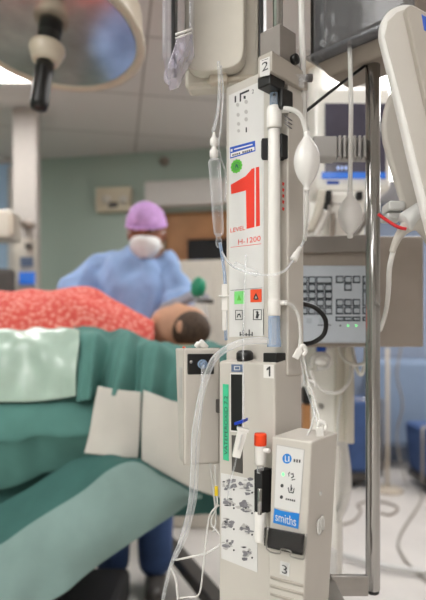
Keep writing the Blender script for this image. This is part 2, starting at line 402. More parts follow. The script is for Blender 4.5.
for i_, q_ in enumerate(b.v):
    if (i_ % 44) % 2: q_ += LA*-.022 if .1 < (q_-LC).length < R-.03 else LA*0
b.build('reflector', 'lampmirror', sl)
b = MB(); b.lathe(LC, LA, [(.034, -.085), (.036, .03), (.036, .06)], 24); b.build('socket', 'black', sl)
b = MB(); b.lathe(LC, LA, [(.03, .05), (.054, .055), (.056, .066), (.042, .105), (.03, .11)], 28); b.build('collar', 'lampshell', sl)
b = MB(); b.lathe(LC, LA, [(.026, .11), (.03, .14), (.027, .16), (.028, .245), (.024, .262), (.005, .265)], 24); b.build('handle', 'black', sl)
b = MB(); t0 = LC-LA*.165; b.tube([t0, t0+V((.0, .02, .08)), t0+V((-.1, .05, .16)), t0+V((-.3, .05, .18)), V((t0.x-.34, t0.y+.05, CEIL-.05)), V((t0.x-.34, t0.y+.05, CEIL))], .025, 14); b.build('suspension_arm', 'lampshell', sl)
# ------------------------------------------------------------------ medical pendant on the left
pd = empty('equipment_tower', V((P(24, 300, 3.3).x, 3.3, 0)), 'tall pale equipment tower with blue displays at the left wall', 'equipment tower')
def pb(mb, x0, y0, x1, y1, d0, d1, bevel=.004):     # box facing the camera: pixel rectangle measured at its front d0
    a = P(x0, y1, d0); c = P(x1, y0, d0)
    return mb.box(((a.x+c.x)/2, (d0+d1)/2, (a.z+c.z)/2), X*((c.x-a.x)/2), Y*((d1-d0)/2), EZ*((c.z-a.z)/2), bevel)
a = P(12, 345, 3.3); c = P(37, 345, 3.3)
b = MB(); b.box(((a.x+c.x)/2, 3.34, CEIL/2), X*((c.x-a.x)/2), Y*.04, EZ*(CEIL/2-.004), .01); b.build('column', 'pillar', pd)
b = MB(); pb(b, 13, 238, 36, 300, 3.27, 3.3, .005); b.build('instrument_panel', 'cream', pd)
for (x0, y0, x1, y1, m) in ((20, 257, 32, 266, 'iconblue'), (19, 272, 34, 284, 'screenblue'), (25, 243, 31, 248, 'darkgray'), (24, 291, 33, 296, 'taupe')):
    b = MB(); pb(b, x0, y0, x1, y1, 3.25, 3.275, .002); b.build('display' if 'screen' in m or m == 'iconblue' else 'socket', m, pd)
mo = empty('arm_monitor', P(4, 240, 3.0), 'beige box monitor on an arm at the left edge in front of the equipment tower', 'monitor')
b = MB(); pb(b, -18, 209, 11, 238, 2.95, 3.12, .012); b.build('casing', 'cream', mo)
b = MB(); pb(b, 8, 214, 13, 234, 2.9, 2.952, .004); b.build('side_handle', 'beige', mo)
b = MB(); b.tube([P(8, 224, 3.1), P(18, 222, 3.1), P(26, 226, 3.15), P(26, 226, 3.3)], .018, 10); b.tube([P(26, 222, 3.12), P(34, 227, 3.12)], .02, 10); b.build('arm', 'taupe', mo)
oc = empty('office_chair', V((P(-2, 300, 3.0).x, 3.05, 0)), 'dark blue grey chair back at the far left behind the red blanket', 'chair')
b = MB(); pb(b, -30, 268, 13, 320, 3.0, 3.06, .025); b.build('backrest', 'darkgray', oc)
x0 = P(-8, 300, 3).x
b = MB(); b.box((x0, 2.82, .5), X*.22, Y*.22, EZ*.04, .02); b.build('seat', 'darkgray', oc)
b = MB(); b.tube([(x0, 3.05, 1.1), (x0, 3.1, .8), (x0, 3.0, .47), (x0, 2.85, .45)], .02, 8); b.cyl((x0, 2.82, .06), (x0, 2.82, .47), .025); b.build('stem', 'black', oc)
b = MB()
for i in range(5):
    t = 2*math.pi*i/5; b.tube([(x0, 2.82, .1), (x0+.25*math.cos(t), 2.82+.25*math.sin(t), .04)], [.02, .015], 8); b.ell((x0+.25*math.cos(t), 2.82+.25*math.sin(t), .028), X*.028, Y*.028, EZ*.028, 8)
b.build('base', 'black', oc)
# ------------------------------------------------------------------ operating table, patient, drapes
ot = empty('operating_table', (-.75, 2.15, 0), 'operating table on a dark pedestal hidden under the green drapes', 'operating table')
TZ = 1.03
b = MB(); b.box((-.85, 2.2, TZ-.05), X*.85, Y*.27, EZ*.05, .02); b.build('mattress', 'black', ot)
b = MB(); b.box((-.75, 2.2, .55), X*.17, Y*.17, EZ*.42, .02); b.build('column', 'blackmatte', ot)
b = MB(); b.box((-.72, 2.2, .11), X*.36, Y*.26, EZ*.07, .03); b.build('base', 'blackmatte', ot)
for sx in (-.27, .27):
    for sy in (-.18, .18):
        MB().cyl((-.72+sx, 2.2+sy-.02, .045), (-.72+sx, 2.2+sy+.02, .045), .045).build('wheel', 'black', ot)
# patient
hc = P(183, 327, 2.2)
pt = empty('person', (hc.x-.8, 2.2, TZ), 'patient lying on the operating table under the red blanket, head at the right', 'person')
b = MB()
b.ell(hc, X*.105, Y*.078, EZ*.088)
b.cap(hc+V((-.06, -.005, -.02)), .062, hc+V((-.15, 0, -.035)), .056)
b.ell(hc+V((-.075, -.01, .02)), X*.05, Y*.055, EZ*.055)          # jaw
b.cap(hc+V((-.035, 0, .085)), .012, hc+V((-.012, 0, .09)), .008)     # nose
b.ell(hc+V((-.062, 0, .073)), X*.012, Y*.024, EZ*.012)
b.cap(hc+V((-.28, -.13, -.09)), .07, hc+V((-.28, .13, -.09)), .07)
b.cap(hc+V((-.25, 0, -.07)), .1, hc+V((-.75, 0, -.07)), .11)
for s_ in (-1, 1):
    b.cap(hc+V((-.3, .17*s_, -.1)), .045, hc+V((-.62, .19*s_, -.13)), .036); b.cap(hc+V((-.62, .19*s_, -.13)), .036, hc+V((-.88, .17*s_, -.13)), .026)
    b.ell(hc+V((-.95, .165*s_, -.135)), X*.07, Y*.035, EZ*.018)
    b.cap(hc+V((-.78, .08*s_, -.09)), .08, hc+V((-1.15, .09*s_, -.1)), .055); b.cap(hc+V((-1.15, .09*s_, -.1)), .055, hc+V((-1.5, .09*s_, -.12)), .038)
remesh(b, 'body', 'skinpale', pt, .011, 3)
b = MB(); b.ell(hc+V((.028, -.03, -.01)), X*.083, Y*.068, EZ*.075); remesh(b, 'hair', 'hair', pt, .009, 2)
b = MB(); b.ell(hc+V((-.005, -.082, -.004)), X*.017, Y*.012, EZ*.026); b.build('ear', 'skinpale', pt)
hr = tag(MB().lathe(V((hc.x+.015, hc.y+.02, TZ+.002)), EZ, [(.05, 0), (.12, .0), (.145, .03), (.145, .085), (.12, .122), (.08, .1), (.06, .04)], 36).build('headrest', 'gel'), 'brown gel ring headrest under the patient head', 'headrest')
# red blanket: a thick shell over the lying body
st = [(-130, 299, 342, .27), (-60, 298, 342, .27), (0, 297, 340, .27), (30, 295, 338, .26), (55, 297, 337, .25), (78, 293, 336, .24), (95, 297, 336, .23), (112, 304, 338, .2), (135, 317, 341, .16), (152, 327, 343, .1)]
b = MB(); rows = []
for (px, yt, yb, hw) in st:
    c = P(px, yt, 2.15); zb = TZ+.005; h = c.z-zb; row = []
    for i in range(13):
        t = math.pi*i/12; row.append(V((c.x, 2.15+hw*-math.cos(t), zb+h*(max(0, math.sin(t))**.6))))
    rows.append(row)
cloth(b, rows, 36, 50, .018, 10, .02, seed=3); tag(b.build('blanket', 'blanket'), 'red speckled blanket over the lying patient, above the green drapes', 'blanket')
def CP(rows): return [[P(*q) for q in r] for r in rows]
# clear pale plastic sheet
b = MB(); cloth(b, CP([[(-70, 330, 1.98), (0, 327, 1.98), (40, 324, 1.98), (79, 326, 1.97)], [(-70, 338, 1.83), (0, 336, 1.83), (40, 334, 1.83), (79, 336, 1.82)], [(-70, 366, 1.77), (0, 364, 1.77), (40, 362, 1.77), (78, 362, 1.76)], [(-70, 402, 1.76), (0, 402, 1.76), (40, 401, 1.76), (77, 396, 1.75)]]), 60, 40, .022, 15, .003, seed=5)
tag(b.build('plastic_sheet', 'sheet'), 'shiny pale grey green sheet tucked below the red blanket, left', 'sheet')
# gathered green drape with two pale panels
def folds(a, c): return .027*math.sin(c*24+2.5*a)*min(1, a*2.2)+.016*math.sin(c*47+5*a)*a
gd = empty('surgical_drape', P(130, 400, 1.9), 'green gathered surgical drape with pale panels hanging beside the white box', 'drape', 'green surgical drapes over the table')
b = MB(); cloth(b, CP([[(74, 324, 2.0), (105, 329, 1.98), (135, 334, 1.97), (165, 343, 1.95), (230, 346, 1.95)], [(74, 334, 1.84), (105, 338, 1.85), (135, 342, 1.84), (165, 350, 1.83), (230, 352, 1.83)], [(75, 360, 1.76), (105, 362, 1.78), (135, 366, 1.76), (165, 372, 1.75), (230, 374, 1.76)], [(76, 402, 1.75), (105, 396, 1.77), (135, 398, 1.74), (165, 408, 1.73), (230, 412, 1.75)]]), 110, 56, .022, 14, .003, seed=9, fold=folds)
b.build('gathered_top', 'drape', gd)
b = MB(); cloth(b, CP([[(98, 386, 1.735), (120, 390, 1.72), (141, 392, 1.72)], [(92, 420, 1.72), (118, 424, 1.705), (140, 426, 1.71)], [(85, 453, 1.71), (112, 456, 1.70), (138, 458, 1.71)]]), 30, 30, .014, 11, .003, seed=12); b.build('panel', 'drapewhite', gd)
b = MB(); cloth(b, CP([[(143, 390, 1.71), (160, 396, 1.70), (178, 402, 1.70), (226, 408, 1.72)], [(142, 428, 1.70), (164, 436, 1.69), (184, 444, 1.69), (226, 452, 1.71)], [(142, 460, 1.69), (166, 474, 1.68), (192, 488, 1.68), (226, 500, 1.70)]]), 36, 30, .018, 9, .003, seed=15); b.build('panel', 'drapewhite', gd)
# folded green band
b = MB(); cloth(b, CP([[(-70, 398, 1.80), (0, 399, 1.80), (50, 399, 1.80), (110, 396, 1.82)], [(-70, 412, 1.77), (0, 413, 1.755), (50, 413, 1.755), (110, 412, 1.78)], [(-70, 437, 1.74), (0, 438, 1.735), (50, 433, 1.735), (110, 430, 1.76)], [(-70, 448, 1.77), (0, 450, 1.76), (50, 441, 1.76), (110, 436, 1.78)], [(-70, 496, 1.84), (0, 490, 1.83), (50, 470, 1.83), (110, 462, 1.83)]]), 60, 50, .02, 11, .004, seed=20)
tag(b.build('surgical_drape', 'drape'), 'green drape folded in a horizontal band under the pale sheet', 'drape', 'green surgical drapes over the table')
# back drape closing the table side
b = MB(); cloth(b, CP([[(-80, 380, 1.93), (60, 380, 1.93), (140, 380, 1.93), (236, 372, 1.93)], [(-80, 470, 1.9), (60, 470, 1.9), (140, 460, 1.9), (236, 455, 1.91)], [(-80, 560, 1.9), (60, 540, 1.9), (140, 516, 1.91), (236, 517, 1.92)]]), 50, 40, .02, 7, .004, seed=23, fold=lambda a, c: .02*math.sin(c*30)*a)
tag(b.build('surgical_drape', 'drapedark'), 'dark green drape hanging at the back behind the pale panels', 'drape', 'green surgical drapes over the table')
# lower diagonal drape in two tones
def two(a, c): return 0 if a < .46 else 1
b = MB(); cloth(b, CP([[(-80, 540, 1.76), (5, 503, 1.74), (50, 475, 1.73), (95, 456, 1.72), (145, 462, 1.72), (200, 488, 1.73)],
  [(-80, 570, 1.70), (2, 522, 1.69), (55, 492, 1.67), (110, 460, 1.67), (150, 470, 1.68), (200, 490, 1.70)],
  [(-80, 602, 1.66), (0, 550, 1.63), (62, 509, 1.62), (125, 466, 1.62), (160, 480, 1.64), (202, 494, 1.68)],
  [(-80, 640, 1.64), (0, 590, 1.60), (64, 545, 1.59), (120, 508, 1.60), (165, 500, 1.63), (203, 497, 1.68)],
  [(-60, 680, 1.62), (0, 638, 1.6), (56, 597, 1.6), (110, 557, 1.62), (160, 521, 1.65), (203, 500, 1.69)]]), 80, 60, .018, 10, .004, mfun=two, seed=30, fold=lambda a, c: .006*math.sin(c*20+a*2)*a)
tag(b.build('surgical_drape', ['drapedark', 'drapepale']), 'lower drape in dark green and pale grey green slanting down to the left corner', 'drape', 'green surgical drapes over the table')
# dark rail on the floor under the drapes
fr = empty('floor_rail', (P(180, 560, 2.4).x, 2.6, 0), 'dark metal rail of a stand slanting across the floor under the drapes', 'stand rail')
a = V((P(150, 520, 3.2).x, 3.2, .14)); c = V((P(226, 610, 2.1).x, 2.1, .14)); dd = (c-a).normalized()
b = MB(); b.box((a+c)/2, (c-a)/2, dd.cross(EZ)*.035, EZ*.03, .006); b.build('bar', 'darkgray', fr)
for q in (a+dd*.1, c-dd*.1): MB().cyl(q-dd.cross(EZ)*.02-EZ*.085, q+dd.cross(EZ)*.02-EZ*.085, .055).build('wheel', 'black', fr)
# ------------------------------------------------------------------ anaesthetist
sx, sy = P(146, 300, 2.55).x, 2.55
pe = empty('person', (sx, sy, 0), 'person in a blue gown, purple cap and white mask standing behind the patient', 'person')
hd = P(146.5, 232, 2.5)
shL = P(100, 266, 2.57); elL = P(73, 293, 2.5); haL = P(94, 318, 2.36)
shR = P(167, 267, 2.54); elR = P(179, 300, 2.46); haR = P(181, 304, 2.33); haR = P(175, 305, 2.34)
ch = V((P(137, 300, 2.57).x, 2.57, 1.36)); pelv = V((P(133, 300, 2.6).x, 2.62, .95))
fw = V((.06, -1, -.28)).normalized()      # gaze direction
b = MB()
b.ell(hd, X*.076, Y*.098, EZ*.115); b.ell(hd+V((0, -.028, -.055)), X*.058, Y*.066, EZ*.062)
b.cap(hd+V((.0, -.098, .005)), .011, hd+V((0, -.112, -.025)), .014)
b.cap(hd+V((0, .02, -.08)), .056, hd+V((-.01, .06, -.19)), .062)
b.cap(shL+EZ*-.02, .045, shR+EZ*-.02, .045); b.ell((shL+shR)/2+V((0, 0, -.09)), X*.15, Y*.1, EZ*.14)
b.cap(ch, .14, pelv, .14)
for s_ in (-1, 1):
    hip = pelv+X*.09*s_; kn = V((hip.x+.01*s_, hip.y-.02, .5)); an = V((hip.x+.01*s_, hip.y+.01, .1))
    b.cap(hip, .085, kn, .06); b.cap(kn, .06, an, .042); b.cap(an+V((0, .03, -.05)), .045, an+V((.01*s_, -.15, -.062)), .035)
for s_, e_, h_ in ((shL, elL, haL), (shR, elR, haR)): b.cap(s_+EZ*-.015, .04, e_, .036); b.cap(e_, .036, h_, .028)
remesh(b, 'body', 'skin', pe, .013, 3)
b = MB()
b.cap(shL+EZ*-.004, .068, shR+EZ*-.004, .064); b.ell((shL+shR)/2+V((0, .0, -.1)), X*.19, Y*.14, EZ*.19); b.cap(ch, .185, pelv+EZ*-.1, .2)
nk = hd+V((-.008, .052, -.15)); b.cap(nk+EZ*-.01, .066, nk+V((0, .0, -.09)), .105)
b.cap(pelv+EZ*-.1, .2, V((pelv.x, pelv.y, .62)), .23)
for s_, e_, h_ in ((shL, elL, haL), (shR, elR, haR)): b.cap(s_, .07, e_, .066); b.cap(e_, .068, h_+(e_-h_).normalized()*.06, .055)
gw = remesh(b, 'gown', 'gown', pe, .014, 4)
for vt in gw.data.vertices:
    p = vt.co; n = vt.normal; vt.co = p+n*(.007*math.sin(p.x*46+p.z*22+3*noise.noise(p*5))+.026*noise.noise(V((p.x*9+p.z*4, p.y*9, p.z*5)))+.014*noise.noise(V((p.x*22-p.z*9, p.y*20, p.z*10))))
b = MB()
for s_ in (-1, 1):
    hip = pelv+X*.09*s_; b.cap(hip+EZ*-.1, .12, V((hip.x+.01*s_, hip.y-.02, .5)), .095); b.cap(V((hip.x+.01*s_, hip.y-.02, .5)), .095, V((hip.x+.01*s_, hip.y+.01, .14)), .08)
remesh(b, 'trousers', 'deepblue', pe, .016, 3)
for s_ in (-1, 1):
    an = V((pelv.x+.1*s_, pelv.y+.01, .1)); b = MB(); b.cap(an+V((0, .035, -.045)), .052, an+V((.01*s_, -.16, -.058)), .042); b.cap(an+V((0, .03, -.03)), .05, an+V((0, .03, .02)), .048); remesh(b, 'shoe', 'darkgray', pe, .01, 2)
# cap, mask, eyes, ears
b = MB(); cpv = []
b.ell(hd+V((0, -.001, .034)), X*.090, Y*.117, EZ*.10); cp_ = b.build('cap', 'cap', pe)
bm_ = bmesh.new(); bm_.from_mesh(cp_.data); o_ = ORG[pe.as_pointer()]
bmesh.ops.bisect_plane(bm_, geom=bm_.verts[:]+bm_.edges[:]+bm_.faces[:], plane_co=hd-o_+V((0, -.05, .014)), plane_no=V((0, .35, -1)).normalized()*1, clear_outer=True)
bmesh.ops.holes_fill(bm_, edges=[e for e in bm_.edges if e.is_boundary]); bm_.to_mesh(cp_.data); bm_.free()
b = MB(); hb = hd+V((0, -.001, .03)); b.tube([hb+V((.088*math.cos(t), .115*math.sin(t), .04*math.sin(t))) for t in [2*math.pi*i/20 for i in range(20)]], .006, 8, 3, True); b.build('cap_band', 'cap', cp_)
b = MB(); rows = []
for i, (zz, wd, fwd) in enumerate(((-.036, .06, .114), (-.05, .067, .122), (-.072, .068, .114), (-.1, .05, .094), (-.122, .022, .07))):
    rows.append([hd+V((wd*math.sin(t), -fwd*math.cos(t)**.8-.004, zz-.004)) for t in [math.radians(q) for q in (-74, -48, -20, 0, 20, 48, 74)]])
cloth(b, rows, 24, 16, .002, 30, .003); mk = b.build('mask', 'mask', pe)
for s_ in (-1, 1):
    b = MB(); b.tube([hd+V((.07*s_, -.03, -.012)), hd+V((.082*s_, .0, .0)), hd+V((.08*s_, .02, -.01))], .0025, 6); b.tube([hd+V((.06*s_, -.03, -.08)), hd+V((.075*s_, .01, -.06)), hd+V((.06*s_, .07, -.05))], .0025, 6); b.build('strap', 'mask', mk)
for s_ in (-1, 1):
    b = MB(); b.cur = 0; b.ell(hd+V((.031*s_, -.083, -.006)), X*.013, Y*.012, EZ*.009, 10); b.cur = 1; b.ell(hd+V((.031*s_, -.092, -.008)), X*.006, Y*.005, EZ*.006, 8); b.build('eye', ['white', 'black'], pe)
    MB().ell(hd+V((.079*s_, .01, -.01)), X*.009, Y*.018, EZ*.03, 10).build('ear', 'skin', pe)
    MB().tube([hd+V((.014*s_, -.096, .026)), hd+V((.034*s_, -.094, .031)), hd+V((.05*s_, -.08, .026))], .004, 8).build('eyebrow', 'hair', pe)
def hand(w0, fdir, palm_n, side, m, curl, name='glove'):     # palm, four unequal bent fingers and a thumb from the palm's side
    f = V(fdir).normalized(); n = V(palm_n); n = (n-f*n.dot(f)).normalized(); s_ = f.cross(n)*side
    b = MB(); b.cap(w0-f*.05, .03, w0, .026)
    for i in range(4): q = s_*(.03-.02*i); b.cap(w0+q*.7, .016, w0+f*.085+q, .0125)
    for i, L in enumerate((.07, .08, .074, .056)):
        p = w0+f*.085+s_*(.03-.02*i); d = f.copy()
        for kx, (fr_, rr) in enumerate(((.45, .0095), (.32, .0088), (.23, .0078))):
            d = (d*math.cos(curl)+n*math.sin(curl)).normalized(); p2 = p+d*L*fr_; b.cap(p, rr, p2, rr*.93, 10); p = p2
            nn = n*math.cos(curl)-f*0*1; 
    p = w0+f*.02+s_*.026; d = (f*.55+s_*.7+n*.35).normalized()
    b.cap(p, .014, p+d*.035, .011, 10); p2 = p+d*.035; d2 = (f*.8+s_*.1+n*.6).normalized(); b.cap(p2, .011, p2+d2*.032, .009, 10)
    return remesh(b, name, m, pe, .0045, 3)
hand(haR+V((.0, -.01, 0)), V((.75, -.45, .35)), V((.1, .6, -.9)), 1, 'glove', .5)
hand(haL+V((.01, -.01, 0)), V((.8, -.5, -.2)), V((0, -.2, -1)), -1, 'glove', .35)
# green breathing mask held in the gloved hand
gm = empty('breathing_mask', P(197, 290, 2.24), 'green anaesthetic breathing bag with clear mask in the gloved hand', 'breathing mask')
gc = P(197, 288, 2.24)
MB().lathe(gc+EZ*-.035, V((.15, 0, 1)), [(.012, 0), (.026, .012), (.031, .04), (.026, .065), (.012, .078), (.002, .08)], 20).build('bag', 'greenbag', gm)
MB().lathe(gc+V((0, -.005, -.125)), V((.1, 0, 1)), [(.045, 0), (.047, .01), (.035, .05), (.014, .078), (.012, .095)], 24).build('mask_cup', 'clear', gm)
MB().cyl(gc+V((.0, 0, -.05)), gc+V((.065, -.01, -.055)), .009).build('connector', 'darkgray', gm)
# ------------------------------------------------------------------ fluid warmer (the main subject)
VT, VM = .682, .655
u0t, _ = UZ(226, 200, VT); uR = -.5205; vB = .7222
zt = UZ(225, 88, VT)[1]
fw_ = empty('fluid_warmer', D((u0t+uR)/2, .69, 0), 'tall cream blood and fluid warmer with a big red figure one on its front', 'fluid warmer')
u0m = UZ(219, 400, VM)[0]; uRm = UZ(275, 363, VM)[0]; ztm = UZ(275, 363, VM)[1]
zbase = .42
b = MB(); fbox(b, u0t, uR, VT, vB, ztm-.02, zt, .0025); b.build('upper_tower', 'shell', fw_)
b = MB(); fbox(b, u0m, uRm, VM, vB, zbase, ztm, .003, ztb=ztm+.012); b.build('lower_body', 'shell', fw_)
b = MB(); b.cyl(D(-.585, .69, .1), D(-.585, .69, zbase+.01), .02); b.build('stand_column', 'steel', fw_)
b = MB()
for i in range(4):
    t = math.pi/4+math.pi/2*i; c_ = D(-.585, .69, .1); b.tube([c_, c_+V((.26*math.cos(t), .26*math.sin(t), -.02))], [.025, .018], 10, 1)
b.build('stand_base', 'darkgray', fw_)
for i in range(4):
    t = math.pi/4+math.pi/2*i; c_ = D(-.585, .69, 0)+V((.25*math.cos(t), .25*math.sin(t), .034)); MB().cyl(c_-V((-math.sin(t), math.cos(t), 0))*.012, c_+V((-math.sin(t), math.cos(t), 0))*.012, .034).build('caster', 'black', fw_)
# front sticker of the tower
b = MB(); b.cur = 0
plate(b, [(229, 95.5), (257, 83), (264, 84), (264, 336), (229.5, 337)], VT, .0003, .0003)
b.cur = 1; L = .0008
V1 = VT
plate(b, [(231.2, 184.8), (246, 176.2), (250.5, 171), (252, 168.9), (254.8, 168.2), (254.8, 227.2), (247, 229), (246.3, 190.5), (231.6, 194.2)], V1, .0002, L)
plate(b, [(256.2, 167.6), (259.5, 166.8), (260.3, 225.8), (256.4, 226.8)], V1, .0002, L)
ftext(b, 'LEVEL', 230.8, 228.6, 245.5, 232.8, V1, .0010, sl0=-.12)
ftext(b, 'H-1200', 238.6, 239.6, 261, 244.8, V1, .0010, sl0=-.14)
plate(b, [(231, 247.2), (261.5, 243.6), (261.5, 244.1), (231, 247.7)], V1, .0002, L)
b.cur = 2      # small grey print
for (x, y, r) in ((238, 105, 2), (246.5, 102, 2.2), (238.5, 115, 2), (246.5, 112, 2.2), (239, 124, 2), (246.5, 119.5, 2.2), (239, 131, 1.8)):
    plate(b, [(x+r*math.cos(t)*.8, y+r*math.sin(t)) for t in [2*math.pi*i/10 for i in range(10)]], V1, .0002, L)
b.cur = 3
ftext(b, '1', 235, 96.5, 236.6, 103, V1, .001); ftext(b, '2', 252.2, 90, 254.3, 94, V1, .001)
plate(b, [(240, 93.5), (249.5, 89.5), (249.5, 91.5), (241.5, 95), (241.5, 101.5), (240, 102)], V1, .0002, L); plate(b, quad(244, 96, 246, 99), V1, .0002, L)
plate(b, quad(246, 127.5, 247.3, 132.5), V1, .0002, L)
for x0, x1, y0, y1 in ((235.6, 243, 310, 320), (253.4, 262, 309.4, 320)):       # two framed icons
    for q in (quad(x0, y0, x1, y0+.7), quad(x0, y1-.7, x1, y1), quad(x0, y0, x0+.6, y1), quad(x1-.6, y0, x1, y1)): plate(b, q, V1, .0002, L)
plate(b, [(256, 318), (257, 313), (256, 312), (257.5, 310.8), (259, 312), (258.6, 314), (260, 314.5), (259, 316), (258.4, 318.6)], V1, .0002, L)
plate(b, [(237, 317.5), (238, 314), (240.5, 313.5), (241.5, 317.5), (240.5, 317.5), (240, 315), (238.6, 315.4), (238, 317.6)], V1, .0002, L)
for i, (x, h_) in enumerate(((240, 4), (243, 6), (246, 3), (249, 6.5), (252, 4))): plate(b, quad(x, 336-h_, x+1.1, 336), V1, .0002, L)
plate(b, quad(240, 334.4, 253, 335.2), V1, .0002, L)
plate(b, [(231, 290.2), (262.5, 287.7), (262.5, 288.1), (231, 290.6)], V1, .0002, L)
plate(b, [(263.6, 309), (264, 309), (264, 335), (263.6, 335)], V1, .0002, L)
b.cur = 4; plate(b, [(234.8, 291.6), (244.8, 290.8), (244.8, 303.8), (234.8, 304.2)], V1, .0003, L)
b.cur = 5; plate(b, [(250.8, 289.6), (262, 289), (262, 302), (250.8, 302.4)], V1, .0003, L)
b.cur = 3; plate(b, [(254, 299), (255, 295.5), (256.6, 293), (258, 296), (259.2, 299.2), (256.6, 300)], V1, .0002, .0013)
b.cur = 0; plate(b, [(255.4, 298.6), (256.6, 295.6), (257.8, 298.4)], V1, .0001, .0016)
b.cur = 6; plate(b, [(237.5, 300.5), (239.5, 294.5), (242, 300.5)], V1, .0001, .0013)
b.build('front_sticker', ['sticker', 'red', 'midgray', 'ink', 'green', 'orange', 'greenround'], fw_)
# blue service label and green round label
b = MB(); b.cur = 0; plate(b, [(230.2, 147.6), (255.4, 140.8), (255.8, 151.2), (230.6, 158.8)], V1, .0002, .0008)
b.cur = 1; plate(b, [(231.2, 153.6), (254.8, 146.8), (255, 150.2), (231.4, 157.4)], V1, .0002, .0011)
plate(b, [(234.6, 149.0), (253, 144), (253, 145.2), (234.6, 150.2)], V1, .0002, .0011); plate(b, [(231.2, 149.6), (233, 149.1), (233, 151.6), (231.2, 152.1)], V1, .0002, .0011)
b.cur = 2
for i in range(4): x = 233+i*2.1; plate(b, [(x, 154.6-(x-233)*.27), (x+1.3, 154.3-(x-233)*.27), (x+1.3, 156.0-(x-233)*.27), (x, 156.3-(x-233)*.27)], V1, .0002, .0014)
for i in range(5): x = 243+i*2.1; plate(b, [(x, 151.6-(x-243)*.27), (x+1.3, 151.3-(x-243)*.27), (x+1.3, 153.4-(x-243)*.27), (x, 153.7-(x-243)*.27)], V1, .0002, .0014)
b.build('service_label', ['blue', 'white', 'ink'], fw_)
b = MB(); b.cur = 0
plate(b, [(236.8+5.7*(1+.07*math.cos(12*t))*math.cos(t), 166.3-(math.cos(t))*1.2+6.8*(1+.07*math.cos(12*t))*math.sin(t)) for t in [2*math.pi*i/48 for i in range(48)]], V1, .0003, .0005)
b.cur = 1
for r0 in (4.2,):
    for i in range(14):
        t = 2*math.pi*i/14; plate(b, [(236.8+r0*.85*math.cos(t+e)*s, 166.3-math.cos(t)+r0*math.sin(t+e)*s) for e, s in ((0, 1), (.22, 1), (.22, .84), (0, .84))], V1, .0002, .0010)
plate(b, [(235, 168.8), (236.4, 164), (237.6, 164), (239, 167.8), (237.8, 168), (237.2, 166.4), (236.4, 166.6), (236, 168.6)], V1, .0002, .001)
b.build('inspection_label', ['greenround', 'drapedark'], fw_)
# head, cap block, clamp
uH0 = UZ(257.5, 64, .633)[0]; uH1 = UZ(272, 50, .633)[0]; zH = UZ(272, 50, .633)[1]; zHb = UZ(258, 77.5, .633)[1]
b = MB(); fbox(b, uH0, uH1, .633, vB, zHb, zH, .002, ztb=zH-.004); b.build('head', 'shell_dark', fw_)
b = MB(); b.cur = 0; plate(b, [(260.2, 60.4), (270, 56.6), (270, 75), (260.2, 77)], .633); b.cur = 1; ftext(b, '2', 262.4, 63.4, 268.6, 72.2, .633, .0012); plate(b, [(262, 60.8), (268.5, 58.6), (268.5, 59.1), (262, 61.3)], .633, .0002, .0008); b.build('position_label', ['sticker', 'ink'], fw_)
uC0 = UZ(260, 50, .66)[0]; uC1 = UZ(280, 23, .66)[0]; zC = UZ(280, 23, .66)[1]
b = MB(); fbox(b, uC0, uC1, .66, .70, zH-.03, zC, .0015); b.build('cap_block', 'gray', fw_)
b = MB(); b.cyl(D(-.539, .68, zC-.02), D(-.539, .68, 2.3), .0078, seg=28); b.build('pole', 'chrome', fw_)
b = MB(); b.cyl(D(uC1-.001, .692, zC-.044), D(uC1+.008, .692, zC-.044), .008); b.build('lock_knob', 'black', fw_)
b = MB(); fbox(b, uH0-.003, uH1-.006, .636, .672, zHb-.015, zHb+.002, .002); fbox(b, uH1-.014, uH1-.004, .662, .69, zHb-.042, zHb-.01, .003); b.build('upper_clamp', 'black', fw_)
b = MB(); zc0 = UZ(276, 147, .67)[1]
fbox(b, -.538, -.5215, .668, .69, zc0-.018, zc0+.018, .002); b.hexa([D(-.56, .665, zc0-.012), D(-.55, .655, zc0-.02), D(-.528, .682, zc0-.02), D(-.54, .69, zc0-.012), D(-.56, .665, zc0+.014), D(-.55, .655, zc0+.014), D(-.528, .682, zc0+.016), D(-.54, .69, zc0+.016)], .0015); b.build('tube_clip', 'blackmatte', fw_)
for i in range(3):
    z = zc0+.03+.006*i; MB().tube([D(-.5195, .672, z+.002), D(-.5195, .69, z-.0005)], .0008, 6, 1).build('print_line', 'inkgray', fw_)
ud = UZ(282, 200, VT)[0]
b = MB(); b.cur = 0      # red vertical print beside the tube
for i, y in enumerate((182, 188, 194, 200, 207)): plate(b, [(282.6, y), (284.6, y+1), (284, y+4), (282.4, y+3)], VT, .0002)
b.build('print', ['red'], fw_)
# socket, knob on the lower body's lid
b = MB(); za = ztm+.002; fbox(b, -.552, -.5255, .66, .698, za-.003, za+.013, .0015); b.build('lower_socket', 'black', fw_)
b = MB(); c_ = D(-.5965, .668, za); b.lathe(c_, EZ, [(.012, -.001), (.0135, .003), (.0135, .012), (.01, .016), (.001, .017)], 20); b.build('lid_knob', 'black', fw_)
